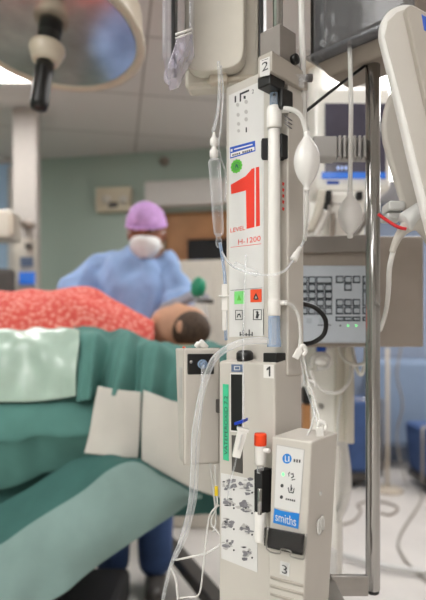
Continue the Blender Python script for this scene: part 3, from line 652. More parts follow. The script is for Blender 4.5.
# lower body front
b = MB(); b.cur = 0; plate(b, [(263.8, 364.5), (274, 365), (274, 378.5), (263.8, 377.8)], VM); b.cur = 1; plate(b, [(267, 368.6), (269.4, 366.4), (270.8, 366.4), (270.8, 376.4), (269.2, 376.4), (269.2, 369.4), (267, 370.4)], VM, .0002, .0009); b.build('position_label', ['white', 'ink'], fw_)
b = MB(); b.cur = 0; plate(b, [(231.6, 364.4), (243, 364.6), (243, 372), (231.6, 371.8)], VM); b.cur = 1; [plate(b, q, VM, .0002, .0009) for q in (quad(234.5, 366, 240.5, 366.8), quad(234.5, 369.4, 240.5, 370.2), quad(234.5, 366, 235.3, 370.2), quad(239.7, 366, 240.5, 370.2))]; b.build('icon_label', ['iconblue', 'sticker'], fw_)
b = MB(); plate(b, [(230.6, 373.2), (243.8, 373.4), (243.8, 432.6), (230.8, 431.6)], VM, .0012, 0, .0003); b.build('window_bezel', 'white', fw_)
b = MB(); plate(b, [(231.6, 374.2), (242.8, 374.4), (242.8, 431.2), (231.8, 430.2)], VM, .0006, .0012); b.build('level_window', 'black', fw_)
b = MB(); plate(b, [(232, 435), (242.8, 436), (242.8, 473.4), (232.2, 470.8)], VM, .0008, .0003); b.build('lower_window', 'darkgray', fw_)
b = MB(); b.cur = 0; plate(b, [(223, 384), (228.8, 384.4), (229, 461), (223.3, 459.6)], VM)
q0 = onF(228.0, 455, VM)+NF*.0012; q1 = onF(228.0, 396, VM); x1_ = onF(224.0, 455, VM)
b.cur = 1; b.text('VÄTEPEROXID 7.2', q0, EZ*(q1.z-q0.z), -EX*(q0-x1_).dot(EX), 0); b.build('tape_label', ['striptape', 'ink'], fw_)
b = MB(); b.cur = 0; plate(b, [(221.2, 473), (257.4, 480), (257.6, 572.4), (221.6, 558.2)], VM)
rnd = random.Random(4)
for i in range(4):
    for j in range(2):
        cx = (228.4, 246.6)[j]; cy = (483.5, 502, 523, 544)[i]+(0, 3.5, 5)[0]+j*(3, 5, 5.5, 7.5)[i]
        for q in range(18):
            b.cur = (3, 1, 3, 1, 1, 2)[q % 6]
            ax, ay = cx+rnd.gauss(0, 2.7), cy+rnd.gauss(0, 2.7); w_, h_ = rnd.uniform(1.4, 4.4)/(1+.5*(q % 6 == 5)), rnd.uniform(.8, 2.6)/(1+(q % 6 == 5)); a0 = rnd.uniform(0, 3)
            plate(b, [(ax+w_*rnd.uniform(.5, 1.1)*math.cos(a0+t), ay+h_*rnd.uniform(.5, 1.1)*math.sin(a0+t)+.2*(ax-cx)) for t in [2*math.pi*k/7 for k in range(7)]], VM, .0001, .0008+.00002*q)
        b.cur = 2; plate(b, [(cx+6+.9*math.cos(t), cy+6+1.1*math.sin(t)) for t in [2*math.pi*k/8 for k in range(8)]], VM, .0001, .0012)
b.build('instruction_sticker', ['sticker', 'inkgray', 'ink', 'midgray'], fw_)
# ------- air detector module (number 3)
VA = .635; ua0 = UZ(272, 500, VA)[0]; ua1 = UZ(311.5, 442, VA)[0]; zA = UZ(311.5, 442, VA)[1]
z6 = UZ(300, 600, VA)[1]; kx = (zA-.62)/(zA-z6)
ub0 = ua0+(UZ(268, 600, VA)[0]-ua0)*kx; ub1 = ua1+(UZ(303.5, 600, VA)[0]-ua1)*kx
def uA1(z): return ua1+(ub1-ua1)*(zA-z)/(zA-.62)
ad = MB(); ad.hexa([D(ub0, VA, .62), D(ub1, VA, .62), D(ub1, .70, .62), D(ub0, .70, .62), D(ua0, VA, zA), D(ua1, VA, zA), D(ua1, .7005, zA+.006), D(ua0, .7005, zA+.006)], .0025); ad = ad.build('air_detector', 'shell', fw_)
b = MB(); fbox(b, uRm-.002, ua0+.002, .665, .70, .64, zA-.03, .001); b.build('mount_bracket', 'darkgray', fw_)
LB = [(277.5, 444.5), (305, 449.5), (304.2, 516), (277.2, 508.5)]
b = MB(); b.cur = 1; plate(b, [(276.6, 444.2), (305, 449.4), (299, 529.4), (273.2, 523)], VA, .0002, .0002)
b.cur = 0; plate(b, [(277.3, 445), (304.4, 450), (299.6, 513.5), (274.6, 507)], VA, .0002, .0006)
b.cur = 2; plate(b, [(274.8, 508.0), (281, 510.4), (289, 512), (298, 513), (299.7, 513.4), (298.6, 528.8), (273.6, 522.6)], VA, .0002, .0008)
plate(b, [(287.4+4.6*math.cos(t), 458.6+5.0*math.sin(t)) for t in [2*math.pi*i/24 for i in range(24)]], VA, .0002, .0008)
b.cur = 3; ftext(b, 'smiths', 276, 511.6, 296.6, 520.4, VA, .0014, sl0=.18)
# letters drawn in pale on the badge
plate(b, [(285.5, 455.5), (286.3, 455.6), (286.3, 460.6), (288, 461), (288, 461.8), (285.5, 461.4)], VA, .0001, .0012); plate(b, [(288.8, 456), (290, 456.2), (290, 461.6), (288.8, 461.4)], VA, .0001, .0012)
b.cur = 4
for i in range(3): x = 294+2.6*i; plate(b, quad(x, 459+.3*i, x+1.6, 462+.3*i), VA, .0001, .0008)
for q in ([(288.6, 473), (290, 471.6), (290.4, 472.4), (289.4, 473.8), (289.8, 476), (289, 476.6)], [(291, 473.4), (294, 473), (294.4, 477), (291.6, 478.4), (291.2, 477.4), (293.2, 476.2), (293, 474.2), (291.2, 474.4)], [(292, 479.4), (295.6, 478.6), (295.6, 479.6), (292, 480.4)],
          [(288, 487.6), (289, 487.2), (290, 491.6), (293.2, 492), (294.2, 487.8), (295, 488), (294, 493.4), (289.2, 492.6)], [(290.6, 490.6), (291.2, 484.4), (291.9, 484.4), (292.6, 490.8)], [(291, 487), (293.6, 488.4), (292.6, 488.8)]): plate(b, q, VA, .0001, .0008)
for i in range(5): x = 286+2.0*i; plate(b, quad(x, 498+.4*i, x+1.4, 500+.4*i), VA, .0001, .0008)
for (x, y) in ((282.4, 485.6), (281.8, 497.0)): plate(b, [(x+1.6*math.cos(t), y+1.9*math.sin(t)) for t in [2*math.pi*i/12 for i in range(12)]], VA, .0001, .0008)
b.build('control_label', ['sticker', 'midgray', 'smithsblue', 'white', 'ink'], ad)
b = MB(); c_ = onF(283.4, 474.2, VA); b.ell(c_+NF*.0006, EX*.0021, ED*.0012, EZ*.0024, 8); b.build('status_light', 'led', ad)
# latch door with black inside, metal bail, number, grilles
b = MB(); plate(b, [(270, 527.5), (305.5, 534.5), (303.5, 555), (269, 547)], VA, .004, .0003, .001); b.build('cavity', 'black', ad)
b = MB(); plate(b, [(268.6, 525.8), (307.4, 533), (305.6, 551.5), (268, 544)], VA, .006, .0046, .0015); b.build('latch_cover', 'latchclear', ad)
b = MB(); pts = [onF(x, y, VA-.014) for x, y in ((268.2, 527), (266.6, 549), (280, 553.5), (281, 549), (291, 551.4), (290.4, 556), (303, 559.4), (305.2, 552), (306.6, 534))]; b.tube(pts, .0011, 8, 3); b.build('wire_bail', 'steel', ad)
b = MB(); b.cur = 0; plate(b, [(280.6, 560.8), (290, 563), (289.4, 576.6), (280, 574)], VA); b.cur = 1; ftext(b, '3', 282.4, 564.2, 287.6, 572.6, VA, .0012, sl0=.1); b.build('position_label', ['palegray', 'ink'], ad)
for y in (577, 585.5, 594, 603): MB().tube([onF(271, y, VA), onF(303, y+8.6, VA)], .0022, 8, 1).build('grille_rib', 'shell_dark', ad)
b = MB(); c_ = onS(323, 526, ua1); c_ = D(uA1(c_.z), c_.dot(ED), c_.z)
for dv_, dz_ in ((-.004, -.001), (.0035, .002)):
    b.tube([c_+NS*.004+ED*(dv_+.0034*math.sin(t))+EZ*(dz_+.010*math.cos(t)) for t in [2*math.pi*i/10 for i in range(10)]], .0016, 8, 4, True)
b.box(c_+NS*.0015, ED*.005, EZ*.006, NS*.002, .001)
b.build('tube_hook', 'milktube', ad)
b = MB(); c_ = onS(323, 494, ua1); c_ = D(uA1(c_.z), c_.dot(ED), c_.z); b.cyl(c_, c_+NS*.0012, .003); b.build('screw', 'palegray', ad)
# bracket plate to the pole
b = MB(); q = P(337, 585, 1.0); 
b.box((P(349, 585, .99).x, .99, P(349, 585, .99).z), X*.033, Y*.006, EZ*.0175, .001); b.box((P(337, 585, .99).x-.018, .94, P(349, 585, .99).z), X*.012, Y*.05, EZ*.012, .001); b.build('pole_bracket', 'steel', fw_)
# ------------------------------------------------------------------ heat exchanger tube standing in the warmer
ht = D(-.5345, .6655, 0)
def hz(py): return CZ+(HY-py)*ht.y/FPX
he = empty('heat_exchanger', V((ht.x, ht.y, hz(347))), 'white tubular heat exchanger cartridge clamped along the front of the warmer', 'heat exchanger')
def hl(mb, prof, seg=28): return mb.lathe(V((ht.x, ht.y, 0)), EZ, [(r, hz(y)) for r, y in prof], seg)
hl(MB(), [(.0088, 312), (.0093, 310), (.0093, 135), (.009, 130)]).build('barrel', 'whiteplastic', he)
hl(MB(), [(.0108, 129), (.0113, 127), (.0113, 110), (.0098, 107), (.006, 106)]).build('top_collar', 'whiteplastic', he)
hl(MB(), [(.0068, 109), (.0068, 92), (.006, 90)]).build('top_spigot', 'bluetube', he)
hl(MB(), [(.0094, 316), (.0098, 314), (.0098, 302), (.0094, 300)]).build('seal_ring', 'whiteplastic', he)
hl(MB(), [(.0105, 347), (.011, 343), (.0092, 337), (.0092, 320), (.0085, 315)]).build('lower_end', 'bluetube', he)
q = V((ht.x, ht.y, hz(111)))
MB().cyl(q, q+V((.022, -.005, -.001)), .0038).build('side_port', 'whiteplastic', he)
q2 = V((ht.x, ht.y, hz(303)))
MB().cyl(q2, q2+V((.02, -.004, .0)), .0038).build('side_port', 'whiteplastic', he)
# ------------------------------------------------------------------ air vent filter with red cap
vf = D(-.5335, .632, 0)
def vz(py): return CZ+(HY-py)*vf.y/FPX
ff = empty('vent_filter', V((vf.x, vf.y, vz(541))), 'white filter with an orange red cap in a black holder on the warmer front', 'filter')
def vl(mb, prof, seg=24): return mb.lathe(V((vf.x, vf.y, 0)), EZ, [(r, vz(y)) for r, y in prof], seg)
vl(MB(), [(.0088, 445.5), (.0093, 444.5), (.0093, 435), (.0084, 433.2), (.001, 433)]).build('cap', 'redcap', ff)
vl(MB(), [(.0072, 465), (.0082, 463), (.0086, 446.5), (.008, 445.2)]).build('body', 'whiteplastic', ff)
q = V((vf.x, vf.y, vz(449.5))); MB().cyl(q, q+EX*.017, .0035).build('side_port', 'whiteplastic', ff)
vl(MB(), [(.0052, 473), (.0052, 464)]).build('clear_neck', 'cleartube', ff)
b = MB(); fbox(b, -.5424, -.5275, .628, .6545, vz(513.5), vz(470), .0015); b.build('holder', 'blackmatte', ff)
b = MB(); b.cyl(D(-.5296, .6262, vz(513)), D(-.5296, .6262, vz(487)), .0034); b.build('pin', 'chrome', ff)
vl(MB(), [(.0078, 541.5), (.0085, 540), (.0085, 513), (.008, 512)]).build('lower_body', 'whiteplastic', ff)
# ------------------------------------------------------------------ white control box left of the warmer
bx = empty('control_box', P(200, 465, .99), 'flat cream box with a black connector plate hanging left of the warmer', 'control box')
ya = math.radians(14); BX = V((math.cos(ya), math.sin(ya), 0)); BY = V((-math.sin(ya), math.cos(ya), 0))
cn = P(184.5, 345, .955); zt_ = P(184, 348.5, .955).z; zb_ = P(184, 465, .955).z
def bb(mb, x0, x1, y0, y1, z0, z1, bev=.002, seg=2):
    c = V((cn.x, cn.y, 0))+BX*(x0+x1)/2+BY*(y0+y1)/2+EZ*(z0+z1)/2
    return mb.box(c, BX*(x1-x0)/2, BY*(y1-y0)/2, EZ*(z1-z0)/2, bev, seg)
c0 = V((cn.x, cn.y, 0)); bq = lambda x, y, z: c0+BX*x+BY*y+EZ*z
b = MB(); b.hexa([bq(0, 0, zb_), bq(.062, 0, zb_), bq(.062, .05, zb_), bq(0, .05, zb_), bq(0, 0, zt_), bq(.062, 0, zt_), bq(.062, .088, zt_), bq(0, .088, zt_)], .003); b.build('body', 'shell', bx)
b = MB(); bb(b, -.0012, .0632, .004, .006, zb_-.001, zt_+.001, .0005); b.build('seam_band', 'shell_dark', bx)
b = MB(); z1 = P(190, 353.8, .955).z; z0 = P(190, 374.6, .955).z; bb(b, .005, .052, -.002, .002, z0, z1, .003, 3); pl_ = b.build('connector_plate', 'black', bx)
b = MB(); c = V((cn.x, cn.y, (z0+z1)/2))+BX*.03; b.cyl(c, c-BY*.012, .008); b.cyl(c-BY*.01, c-BY*.02, .005); b.build('connector', 'bluetube', pl_)
for dx in (.011,): b = MB(); c = V((cn.x, cn.y, (z0+z1)/2+.004))+BX*dx; b.cyl(c, c-BY*.004, .003); b.build('screw', 'chrome', pl_)
b = MB(); bb(b, -.0008, .0, .02, .045, P(184, 400, .955).z, P(184, 368, .955).z, .0005); b.build('side_plate', 'midgray', bx)
b = MB(); c = V((cn.x, cn.y, zt_))+BX*.045+BY*.03; b.cyl(c, c+V((-.012, -.004, .012)), .0065); b.cyl(c+V((-.012, -.004, .010)), c+V((-.018, -.004, .002)), .005); b.build('top_port', 'whiteplastic', bx)
b = MB(); c = V((cn.x, cn.y, zt_))+BX*.005+BY*.03; b.cyl(c, c+EZ*.003, .003); b.build('marker', 'redcap', bx)
# mounting arm of the box to the warmer
b = MB(); b.box(D(u0m-.02, .7, (zt_+zb_)/2), EX*.035, ED*.012, EZ*.012, .002); b.build('mount_arm', 'darkgray', bx)
# ------------------------------------------------------------------ left pressure infuser
pi_ = empty('pressure_infuser', P(222, 80, 1.0), 'cream pressure chamber with a white bag inside and open clear door, left of the pole', 'pressure infuser', 'pressure chambers at the top of the poles')
ia = math.radians(12); IX = V((math.cos(ia), -math.sin(ia), 0)); IY = V((math.sin(ia), math.cos(ia), 0))
ic = P(222, 345, .97); ic.z = 0
def ib(mb, x0, x1, y0, y1, z0, z1, bev=.003): 
    c = ic+IX*(x0+x1)/2+IY*(y0+y1)/2+EZ*(z0+z1)/2; return mb.box(c, IX*(x1-x0)/2, IY*(y1-y0)/2, EZ*(z1-z0)/2, bev)
zi = P(222, 79, .97).z
b = MB(); ib(b, -.073, .062, .02, .062, zi, zi+.34, .008); b.build('housing', 'cream', pi_)
b = MB(); ib(b, .062, .07, .015, .062, zi+.012, zi+.34, .003); b.build('hinge_strip', 'black', pi_)
b = MB(); ib(b, -.03, .055, .012, .022, zi+.001, zi+.01, .003); b.build('lower_lip', 'beige', pi_)
b = MB(); ib(b, -.024, .008, .004, .02, zi-.003, zi+.012, .002); b.build('bag_notch', 'beige', pi_)
b = MB(); o = ic+EZ*0; pts = []
for i in range(17): t = math.pi+math.pi*i/16; pts.append((-.012+.052*(abs(math.cos(t))**.55)*(1 if math.cos(t) > 0 else -1), zi+.047+.036*-(abs(math.sin(t))**.7)))
pts += [(.04, zi+.33), (-.064, zi+.33)]
b.prism([ic+IX*x+IY*-.012+EZ*z for x, z in pts], IY, .03, .009, 4); tag(b.build('fluid_bag', 'bag'), 'white fluid bag with rounded bottom inside the cream pressure chamber', 'fluid bag')
# clear door swung open towards the camera
dh = P(181, 345, .93); dh.z = 0
b = MB(); zd = P(181, 50, .93).z
xa, xb = P(164, 345, .93).x-dh.x, P(194, 345, .93).x-dh.x
def db(mb, x0, x1, y0, y1, z0, z1, bev=.0015): c = dh+X*(x0+x1)/2+Y*(y0+y1)/2+EZ*(z0+z1)/2; return mb.box(c, X*(x1-x0)/2, Y*(y1-y0)/2, EZ*(z1-z0)/2, bev)
db(b, xa, xa+.013, -.03, .06, zd-.028, zd+.32, .004); db(b, xb-.006, xb, -.045, .06, zd+.006, zd+.32, .002); db(b, xa+.01, xb-.004, .056, .06, zd, zd+.32, .001)
cd = b.build('clear_door', 'doorclear', pi_)
b = MB(); db(b, xa+.0135, xa+.0195, -.02, .05, zd-.024, zd+.32, .001); b.build('gasket', 'black', pi_)
b = MB(); b.hexa([dh+V((xa+.006, -.04, zd-.055)), dh+V((xa+.022, -.04, zd-.05)), dh+V((xa+.022, .03, zd-.05)), dh+V((xa+.006, .03, zd-.055)), dh+V((xb-.026, -.04, zd-.002)), dh+V((xb, -.04, zd+.006)), dh+V((xb, .03, zd+.006)), dh+V((xb-.026, .03, zd-.002))], .002)
for t in (.2, .45, .7): q = dh+V((xa+.01+(xb-xa-.02)*t, -.045, zd-.05+.052*t)); b.cyl(q, q+V((.006, .0, -.012)), .0035)
b.tube([dh+V((xa+.006, -.03, zd-.05)), dh+V((xa+.006, -.03, zd-.064)), dh+V((xa+.012, -.03, zd-.07))], .003, 8); b.build('latch', 'latchplastic', cd)
b = MB(); b.tube([dh+V((xb-.028, -.046, zd-.0)), dh+V((xb-.002, -.046, zd+.009))], .0018, 8, 1); b.tube([dh+V((xb-.028, -.046, zd-.006)), dh+V((xb-.002, -.046, zd+.003))], .0014, 8, 1); b.build('latch_edge', 'white', cd)
# ------------------------------------------------------------------ right pressure infuser on the chrome pole
ri = empty('pressure_infuser', D(-.53, .95, 1.70), 'grey clear fronted pressure chamber above the thick chrome pole, upper right', 'pressure infuser', 'pressure chambers at the top of the poles')
zr = onF(345, 44, .9).z
uA = UZ(311, 40, .9)[0]; uB = UZ(408, 40, .9)[0]
b = MB(); fbox(b, uA+.004, uB, .93, 1.03, zr-.012, zr+.3, .008); b.build('housing', 'taupe', ri)
b = MB(); fbox(b, uA-.002, uA+.008, .9, .96, zr-.004, zr+.3, .002); b.build('hinge_strip', 'black', ri)
b = MB(); fbox(b, uA+.008, uB, .893, .93, zr+.004, zr+.3, .006); b.build('clear_door', 'smokeclear', ri)
b = MB(); fbox(b, uA-.004, uB, .888, .95, zr-.006, zr+.002, .002); b.build('door_lip', 'smokeclear', ri)
b = MB(); b.hexa([D(uA+.025, .925, zr-.035), D(uB-.02, .925, zr-.035), D(uB-.02, 1.0, zr-.035), D(uA+.025, 1.0, zr-.035), D(uA+.005, .91, zr-.007), D(uB, .91, zr-.007), D(uB, 1.03, zr-.007), D(uA+.005, 1.03, zr-.007)], .004); b.build('underside', 'taupe', ri)
for uu in (.035, .06): MB().cyl(D(uA+uu, .893, zr+.012), D(uA+uu, .884, zr+.012), .005).build('latch', 'clear', ri)
for uu, zz in ((.03, .06), (.055, .05), (.04, .03)): MB().ell(D(uA+uu, .892, zr+zz), EX*.004, ED*.002, EZ*.012, 8).build('door_bump', 'clear', ri)
# chrome pole
pc = P(372.8, 345, 1.04); pc.z = 0
zp0 = P(371, 590, 1.04).z; zp1 = zr-.03
po = empty('equipment_pole', V((pc.x, pc.y, zp0)), 'thick upright chrome pole to the right of the warmer', 'pole')
b = MB(); b.cyl(pc+EZ*zp0, pc+EZ*(zp1), .0132, seg=40); b.build('tube', 'chrome', po)
b = MB(); b.cyl(pc+EZ*(zp0-.006), pc+EZ*(zp0+.003), .0118, seg=32); b.build('end_cap', 'black', po)
zg = P(371, 149, 1.04).z
b = MB(); x0 = P(313, 149, 1.03).x; x1 = P(337, 149, 1.03).x; x2 = P(365, 149, 1.03).x
b.box(((x0+x1)/2, 1.045, zg), X*((x1-x0)/2), Y*.02, EZ*.0195, .003); b.box(((x1+x2)/2+.004, 1.05, zg), X*((x2-x1)/2+.006), Y*.012, EZ*.018, .002)
gp = b.build('clamp_arm', 'midgray', po)
b = MB()
for i in range(6): xx = x1+.004+(x2-x1-.006)*i/5; b.box((xx, 1.035, zg), X*.0026, Y*.012, EZ*.0195, .0012)
b.build('grip_ribs', 'midgray', gp)
b = MB(); b.tube([P(305, 112, 1.0), P(330, 92, 1.02), P(366, 65, 1.04)], .0028, 8, 1); tag(b.build('thin_rod', 'black'), 'thin black rod slanting from the white tube up to the chrome pole', 'rod')
# ------------------------------------------------------------------ squeeze bulbs and their tubing
def bulb(px, y0, y1, w, d, label, tubes, z=.0):
    c = P(px, (y0+y1)/2, d); h = (y1-y0)*d/FPX; r = w/2*d/FPX
    e = empty('squeeze_bulb', c-EZ*h/2, label, 'squeeze bulb', 'hanging squeeze bulbs')
    pr = [(r*.2, -.5*h), (r*.24, -.47*h), (r*.22, -.42*h)]+[(r*max(.22, math.sin(math.pi*(i+.9)/12.8)**.72), (-.42+.84*(i+.5)/12)*h) for i in range(12)]+[(r*.22, .43*h), (r*.26, .46*h), (r*.22, .5*h)]
    MB().lathe(c, EZ, pr, 28).build('bulb', 'silicone', e)
    for t_, r_, m_ in tubes: MB().tube([P(*q) for q in t_], r_, 10).build('tube', m_, e)
bulb(306.8, 132, 191, 26, .80, 'white squeeze bulb hanging right beside the warmer, upper of two', [([(306.5, 134, .80), (302, 118, .80), (294, 110.5, .80), (284, 108.5, .805)], .0035, 'milktube'), ([(307, 189, .80), (306.5, 215, .82), (305, 240, .86)], .0026, 'milktube')])
bulb(350, 192, 238, 24, 1.0, 'white squeeze bulb in front of the monitor, lower of two', [([(350, 194, 1.0), (350.5, 150, 1.0), (351, 100, 1.0), (350, 58, 1.02), (349.5, 42, 1.06)], .0042, 'milktube')])
lt = MB(); lt.tube([P(300.5, -40, .86), P(302, 30, .86), P(303, 80, .87), P(304, 135, .9), P(303, 180, .92)], .0048, 12); lt = lt.build('supply_tube', 'milktube'); tag(lt, 'thick milky tube running down past the warmer head, beside the upper bulb', 'tube')
b = MB(); q = P(300, 78, .855); b.cyl(q-X*.012, q+X*.012, .005); b.cyl(q+X*.002, q+V((.002, -.004, -.014)), .004); b.build('valve', 'clear', lt)
b = MB(); q = P(306, 78, .86); b.cyl(q, q+X*.01, .006); b.build('valve_cap', 'darkgray', lt)
# ------------------------------------------------------------------ infusion set: drip chamber, roller clamp etc.
iv = empty('infusion_set', P(218, 260, .9), 'clear drip chamber and tubing hanging along the left edge of the warmer', 'infusion set')
def T(mb, pts, r): return mb.tube([P(*q) for q in pts], r, 10)
T(MB(), [(218.5, 62, .93), (219.5, 85, .93), (218, 110, .92), (213, 132, .9)], .0026).build('upper_tube', 'cleartube', iv)
T(MB(), [(221, 66, .935), (223, 90, .925), (221, 125, .915), (219, 150, .91), (226, 175, .91), (225, 200, .905)], .0014).build('air_line', 'cleartube', iv)
q = P(214, 150, .9)
MB().lathe(q+EZ*-.006, EZ, [(.004, -.008), (.007, -.004), (.007, .004), (.004, .008), (.004, .012), (.0065, .015), (.0065, .023), (.003, .028), (.002, .034)], 18).build('spike', 'whiteplastic', iv)
q = P(216.5, 200, .9); up_ = (P(214.5, 162, .9)-P(219, 235, .9)).normalized(); L_ = .117
MB().lathe(P(219, 236, .9), up_, [(.004, 0), (.0078, .004), (.0088, .02), (.0098, L_-.004), (.0105, L_-.003), (.0105, L_+.002), (.008, L_+.006)], 24).build('drip_chamber', 'clear', iv)
MB().lathe(P(219, 245, .9), up_, [(.003, -.004), (.005, 0), (.0055, .006), (.004, .012), (.0045, .018)], 16).build('outlet', 'clear', iv)
T(MB(), [(220, 243, .9), (222, 255, .895), (225, 280, .89), (225.5, 310, .885), (226, 340, .9)], .0026).build('lower_tube', 'bluetube', iv)
b = MB(); q = P(224.5, 300, .885); b.box(q+EZ*.004, X*.0048, Y*.004, EZ*.021, .0012); b.box(q+V((-.001, -.002, .006)), X*.0085, Y*.005, EZ*.0012, .0005); b.box(q+EZ*-.03, X*.0035, Y*.003, EZ*.018, .001); b.build('slide_clamp', 'whiteplastic', iv)
T(MB(), [(222, 252, .895), (228, 262, .87), (236, 268, .85), (250, 273, .83), (270, 275, .81), (284, 271, .81), (292, 262, .83), (296, 258, .84)], .0016).build('side_line', 'cleartube', iv)
b = MB(); a_ = P(235, 265, .855); c_ = P(257, 274, .835); b.cyl(a_, c_, .0055, .005); b.build('injection_port', 'clear', iv)
b = MB(); a_ = P(293.5, 260, .832); c_ = P(300, 247.5, .848); b.cyl(a_, (a_+c_)/2, .0058, .005); b.cyl((a_+c_)/2, c_, .0042, .003); b.build('luer_connector', 'whiteplastic', iv)
T(MB(), [(300, 248, .848), (304, 240, .86), (305, 225, .86)], .002).build('luer_line', 'cleartube', iv)
# second line with roller clamp
rc = empty('roller_clamp_line', P(238, 465, .82), 'thin clear line with white roller clamp and blue slide on the warmer front', 'infusion line')
T(MB(), [(246, 255, .9), (244, 300, .872), (243, 350, .85), (243.5, 390, .835), (242.5, 424, .825), (237, 456, .825), (231, 480, .84), (228, 500, .86)], .0013).build('line', 'cleartube', rc)
a_ = P(243, 428, .815); c_ = P(236, 457, .815); ax = (c_-a_).normalized(); rt = ax.cross(Y).normalized()
b = MB(); b.hexa([c_-rt*.006-Y*.006, c_+rt*.006-Y*.006, c_+rt*.006+Y*.004, c_-rt*.006+Y*.004, a_-rt*.0072-Y*.008, a_+rt*.0072-Y*.008, a_+rt*.0072+Y*.004, a_-rt*.0072+Y*.004], .001)
b.hexa([a_+ax*.004-rt*.0085-Y*.009, a_+ax*.004+rt*.0085-Y*.009, a_+ax*.004+rt*.0085+Y*.004, a_+ax*.004-rt*.0085+Y*.004, a_-ax*.001-rt*.009-Y*.009, a_-ax*.001+rt*.009-Y*.009, a_-ax*.001+rt*.009+Y*.004, a_-ax*.001-rt*.009+Y*.004], .0006)
cl = b.build('roller_clamp', 'whiteplastic', rc)
b = MB(); b.box((a_*.55+c_*.45)-Y*.007, ax*.011, rt*.0012, Y*.002, .0004); b.build('groove', 'palegray', cl)
b = MB(); b.hexa([P(234, 425.5, .81), P(243, 423, .80), P(248, 420.6, .82), P(239, 424, .83), P(234, 422.6, .81), P(243, 420, .80), P(248, 417.4, .82), P(239, 421, .83)], .0006); b.build('slide_clip', 'blueclip', rc)
# fat clear tube over the lid to the connector box, then down
cb = MB(); T(cb, [(268, 341, .82), (250, 341, .815), (232, 346, .82), (215, 358, .85), (206, 378, .88), (199, 405, .9), (194, 440, .92), (193, 470, .94), (190, 505, .95), (181, 540, .96), (172, 562, .97), (166, 585, .98), (160, 615, 1.0)], [.0052]*7+[.0048, .0042, .0036, .003, .003, .003])
tag(cb.build('water_tube', 'cleartube'), 'wide clear tube arching from the warmer lid over the cream box', 'tube')
cb = MB(); T(cb, [(203, 366, .945), (202, 395, .93), (199, 430, .93), (197, 465, .94), (195, 500, .95), (186, 535, .96), (174, 560, .965)], .003)
tag(cb.build('connector_tube', 'cleartube'), 'thin clear tube dropping from the black connector plate', 'tube')
dl_ = empty('drain_lines', P(200, 590, .95), 'tangle of thin pale lines hanging below the cream box, left of the warmer', 'tubing')
for pts, r in (([(210, 462, .97), (214, 495, .96), (216, 520, .955), (213, 532, .95)], .0016), ([(219, 505, .93), (210, 515, .93), (206, 540, .93), (203, 570, .93), (199, 594, .93), (188, 597, .94), (178, 598, .95)], .0015), ([(176, 560, .955), (190, 557, .94), (206, 553, .93), (220, 545, .92)], .0017), ([(171, 568, .96), (176, 580, .955), (178, 598, .955), (181, 615, .955)], .0022), ([(215, 465, .96), (216, 490, .95), (217, 505, .94), (211, 522, .93), (216, 530, .925), (221, 536, .92)], .0015)):
    T(MB(), pts, r).build('line', 'milktube', dl_)
MB().box(P(216.3, 491, .935), X*.0028, Y*.002, EZ*.008, .0006).build('tag', 'yellow', dl_)
# lines at the right edge of the warmer
rl = empty('clamp_lines', P(310, 430, .83), 'white clips and thin lines between warmer and number three module, right side', 'tubing')
T(MB(), [(284.5, 303, .815), (293, 306, .825), (299, 318, .83), (300.5, 335, .84), (299.5, 348, .84)], .0026).build('line', 'milktube', rl)
T(MB(), [(303, 355, .84), (308, 380, .84), (314, 400, .83), (319, 418, .81), (320, 432, .8)], .0016).build('line', 'milktube', rl)
T(MB(), [(300, 352, .845), (305, 385, .85), (313, 408, .84), (318, 426, .81)], .0014).build('line', 'cleartube', rl)
T(MB(), [(316, 400, .86), (313, 420, .84), (309, 432, .81), (305, 438, .80)], .0016).build('line', 'milktube', rl)
def clip(x, y, d, s, tilt):
    b = MB(); c = P(x, y, d); a = V((math.sin(tilt), 0, math.cos(tilt))); r_ = V((math.cos(tilt), 0, -math.sin(tilt)))
    b.tube([c-a*s, c+a*s*.9, c+a*s*1.1+r_*s*.4, c+a*s*.6+r_*s*.9, c-a*s*.1+r_*s*.8], s*.32, 8); b.box(c-a*s*.3, a*s*.8, r_*s*.5, Y*s*.3, s*.1); b.build('clip', 'whiteplastic', rl)
clip(298.5, 352, .838, .010, .5); clip(319.5, 430, .795, .010, -.1); clip(310, 388, .845, .009, -.35)
# ------------------------------------------------------------------ console with keyboard
kc = empty('control_console', P(365, 345, 1.4), 'beige anaesthesia console with a built in keyboard behind the chrome pole', 'console')
dK = 1.24
b = MB(); pb(b, 285, 236, 424, 347, dK+.012, 1.92, .004); b.build('housing', 'console', kc)
b = MB(); a = P(285, 236, dK+.005); c = P(368, 252, dK+.005)
b.hexa([P(285, 253, dK), P(368, 252, dK), P(368, 252, dK+.012), P(285, 253, dK+.012), P(285, 237.5, dK+.008), P(368, 234.5, dK+.008), P(368, 234.5, dK+.2), P(285, 237.5, dK+.2)], .002); b.build('slanted_shelf', 'gray', kc)
b = MB(); pb(b, 290, 265.5, 372, 343, dK, dK+.014, .004); kp = b.build('keyboard', 'keyboard', kc)
def kxy(cx, cy): return 296+cx/3.277, 220+cy/3.277
def key(cx, cy, w=22, h=22):
    px, py = kxy(cx, cy); c = P(px, py, dK); u = dK/FPX/3.277
    b = MB(); b.cur = 0; b.box(c, X*(w/2+1.2)*u, Y*.0006, EZ*(h/2+1.2)*u, .0004); b.cur = 1; b.box(c-Y*.002, X*(w/2-2.6)*u, Y*.0025, EZ*(h/2-3.4)*u+V((0, .0, 0)), .0006); b.build('key', ['keygap', 'key'], kp)
for r_, cy in enumerate((197, 222, 247, 272, 298)):
    for cx in (-2, 25, 52, 79, 106):
        if r_ == 0 and cx >= 79: continue
        key(cx, cy)
key(92, 197, 50)
for cx in (143, 170, 198): key(cx, 195)
key(170, 220)
for cy in (271, 297):
    for cx in (143, 170, 198): key(cx, cy)
for cx in (143, 170, 198): key(cx, 324, 24, 13)
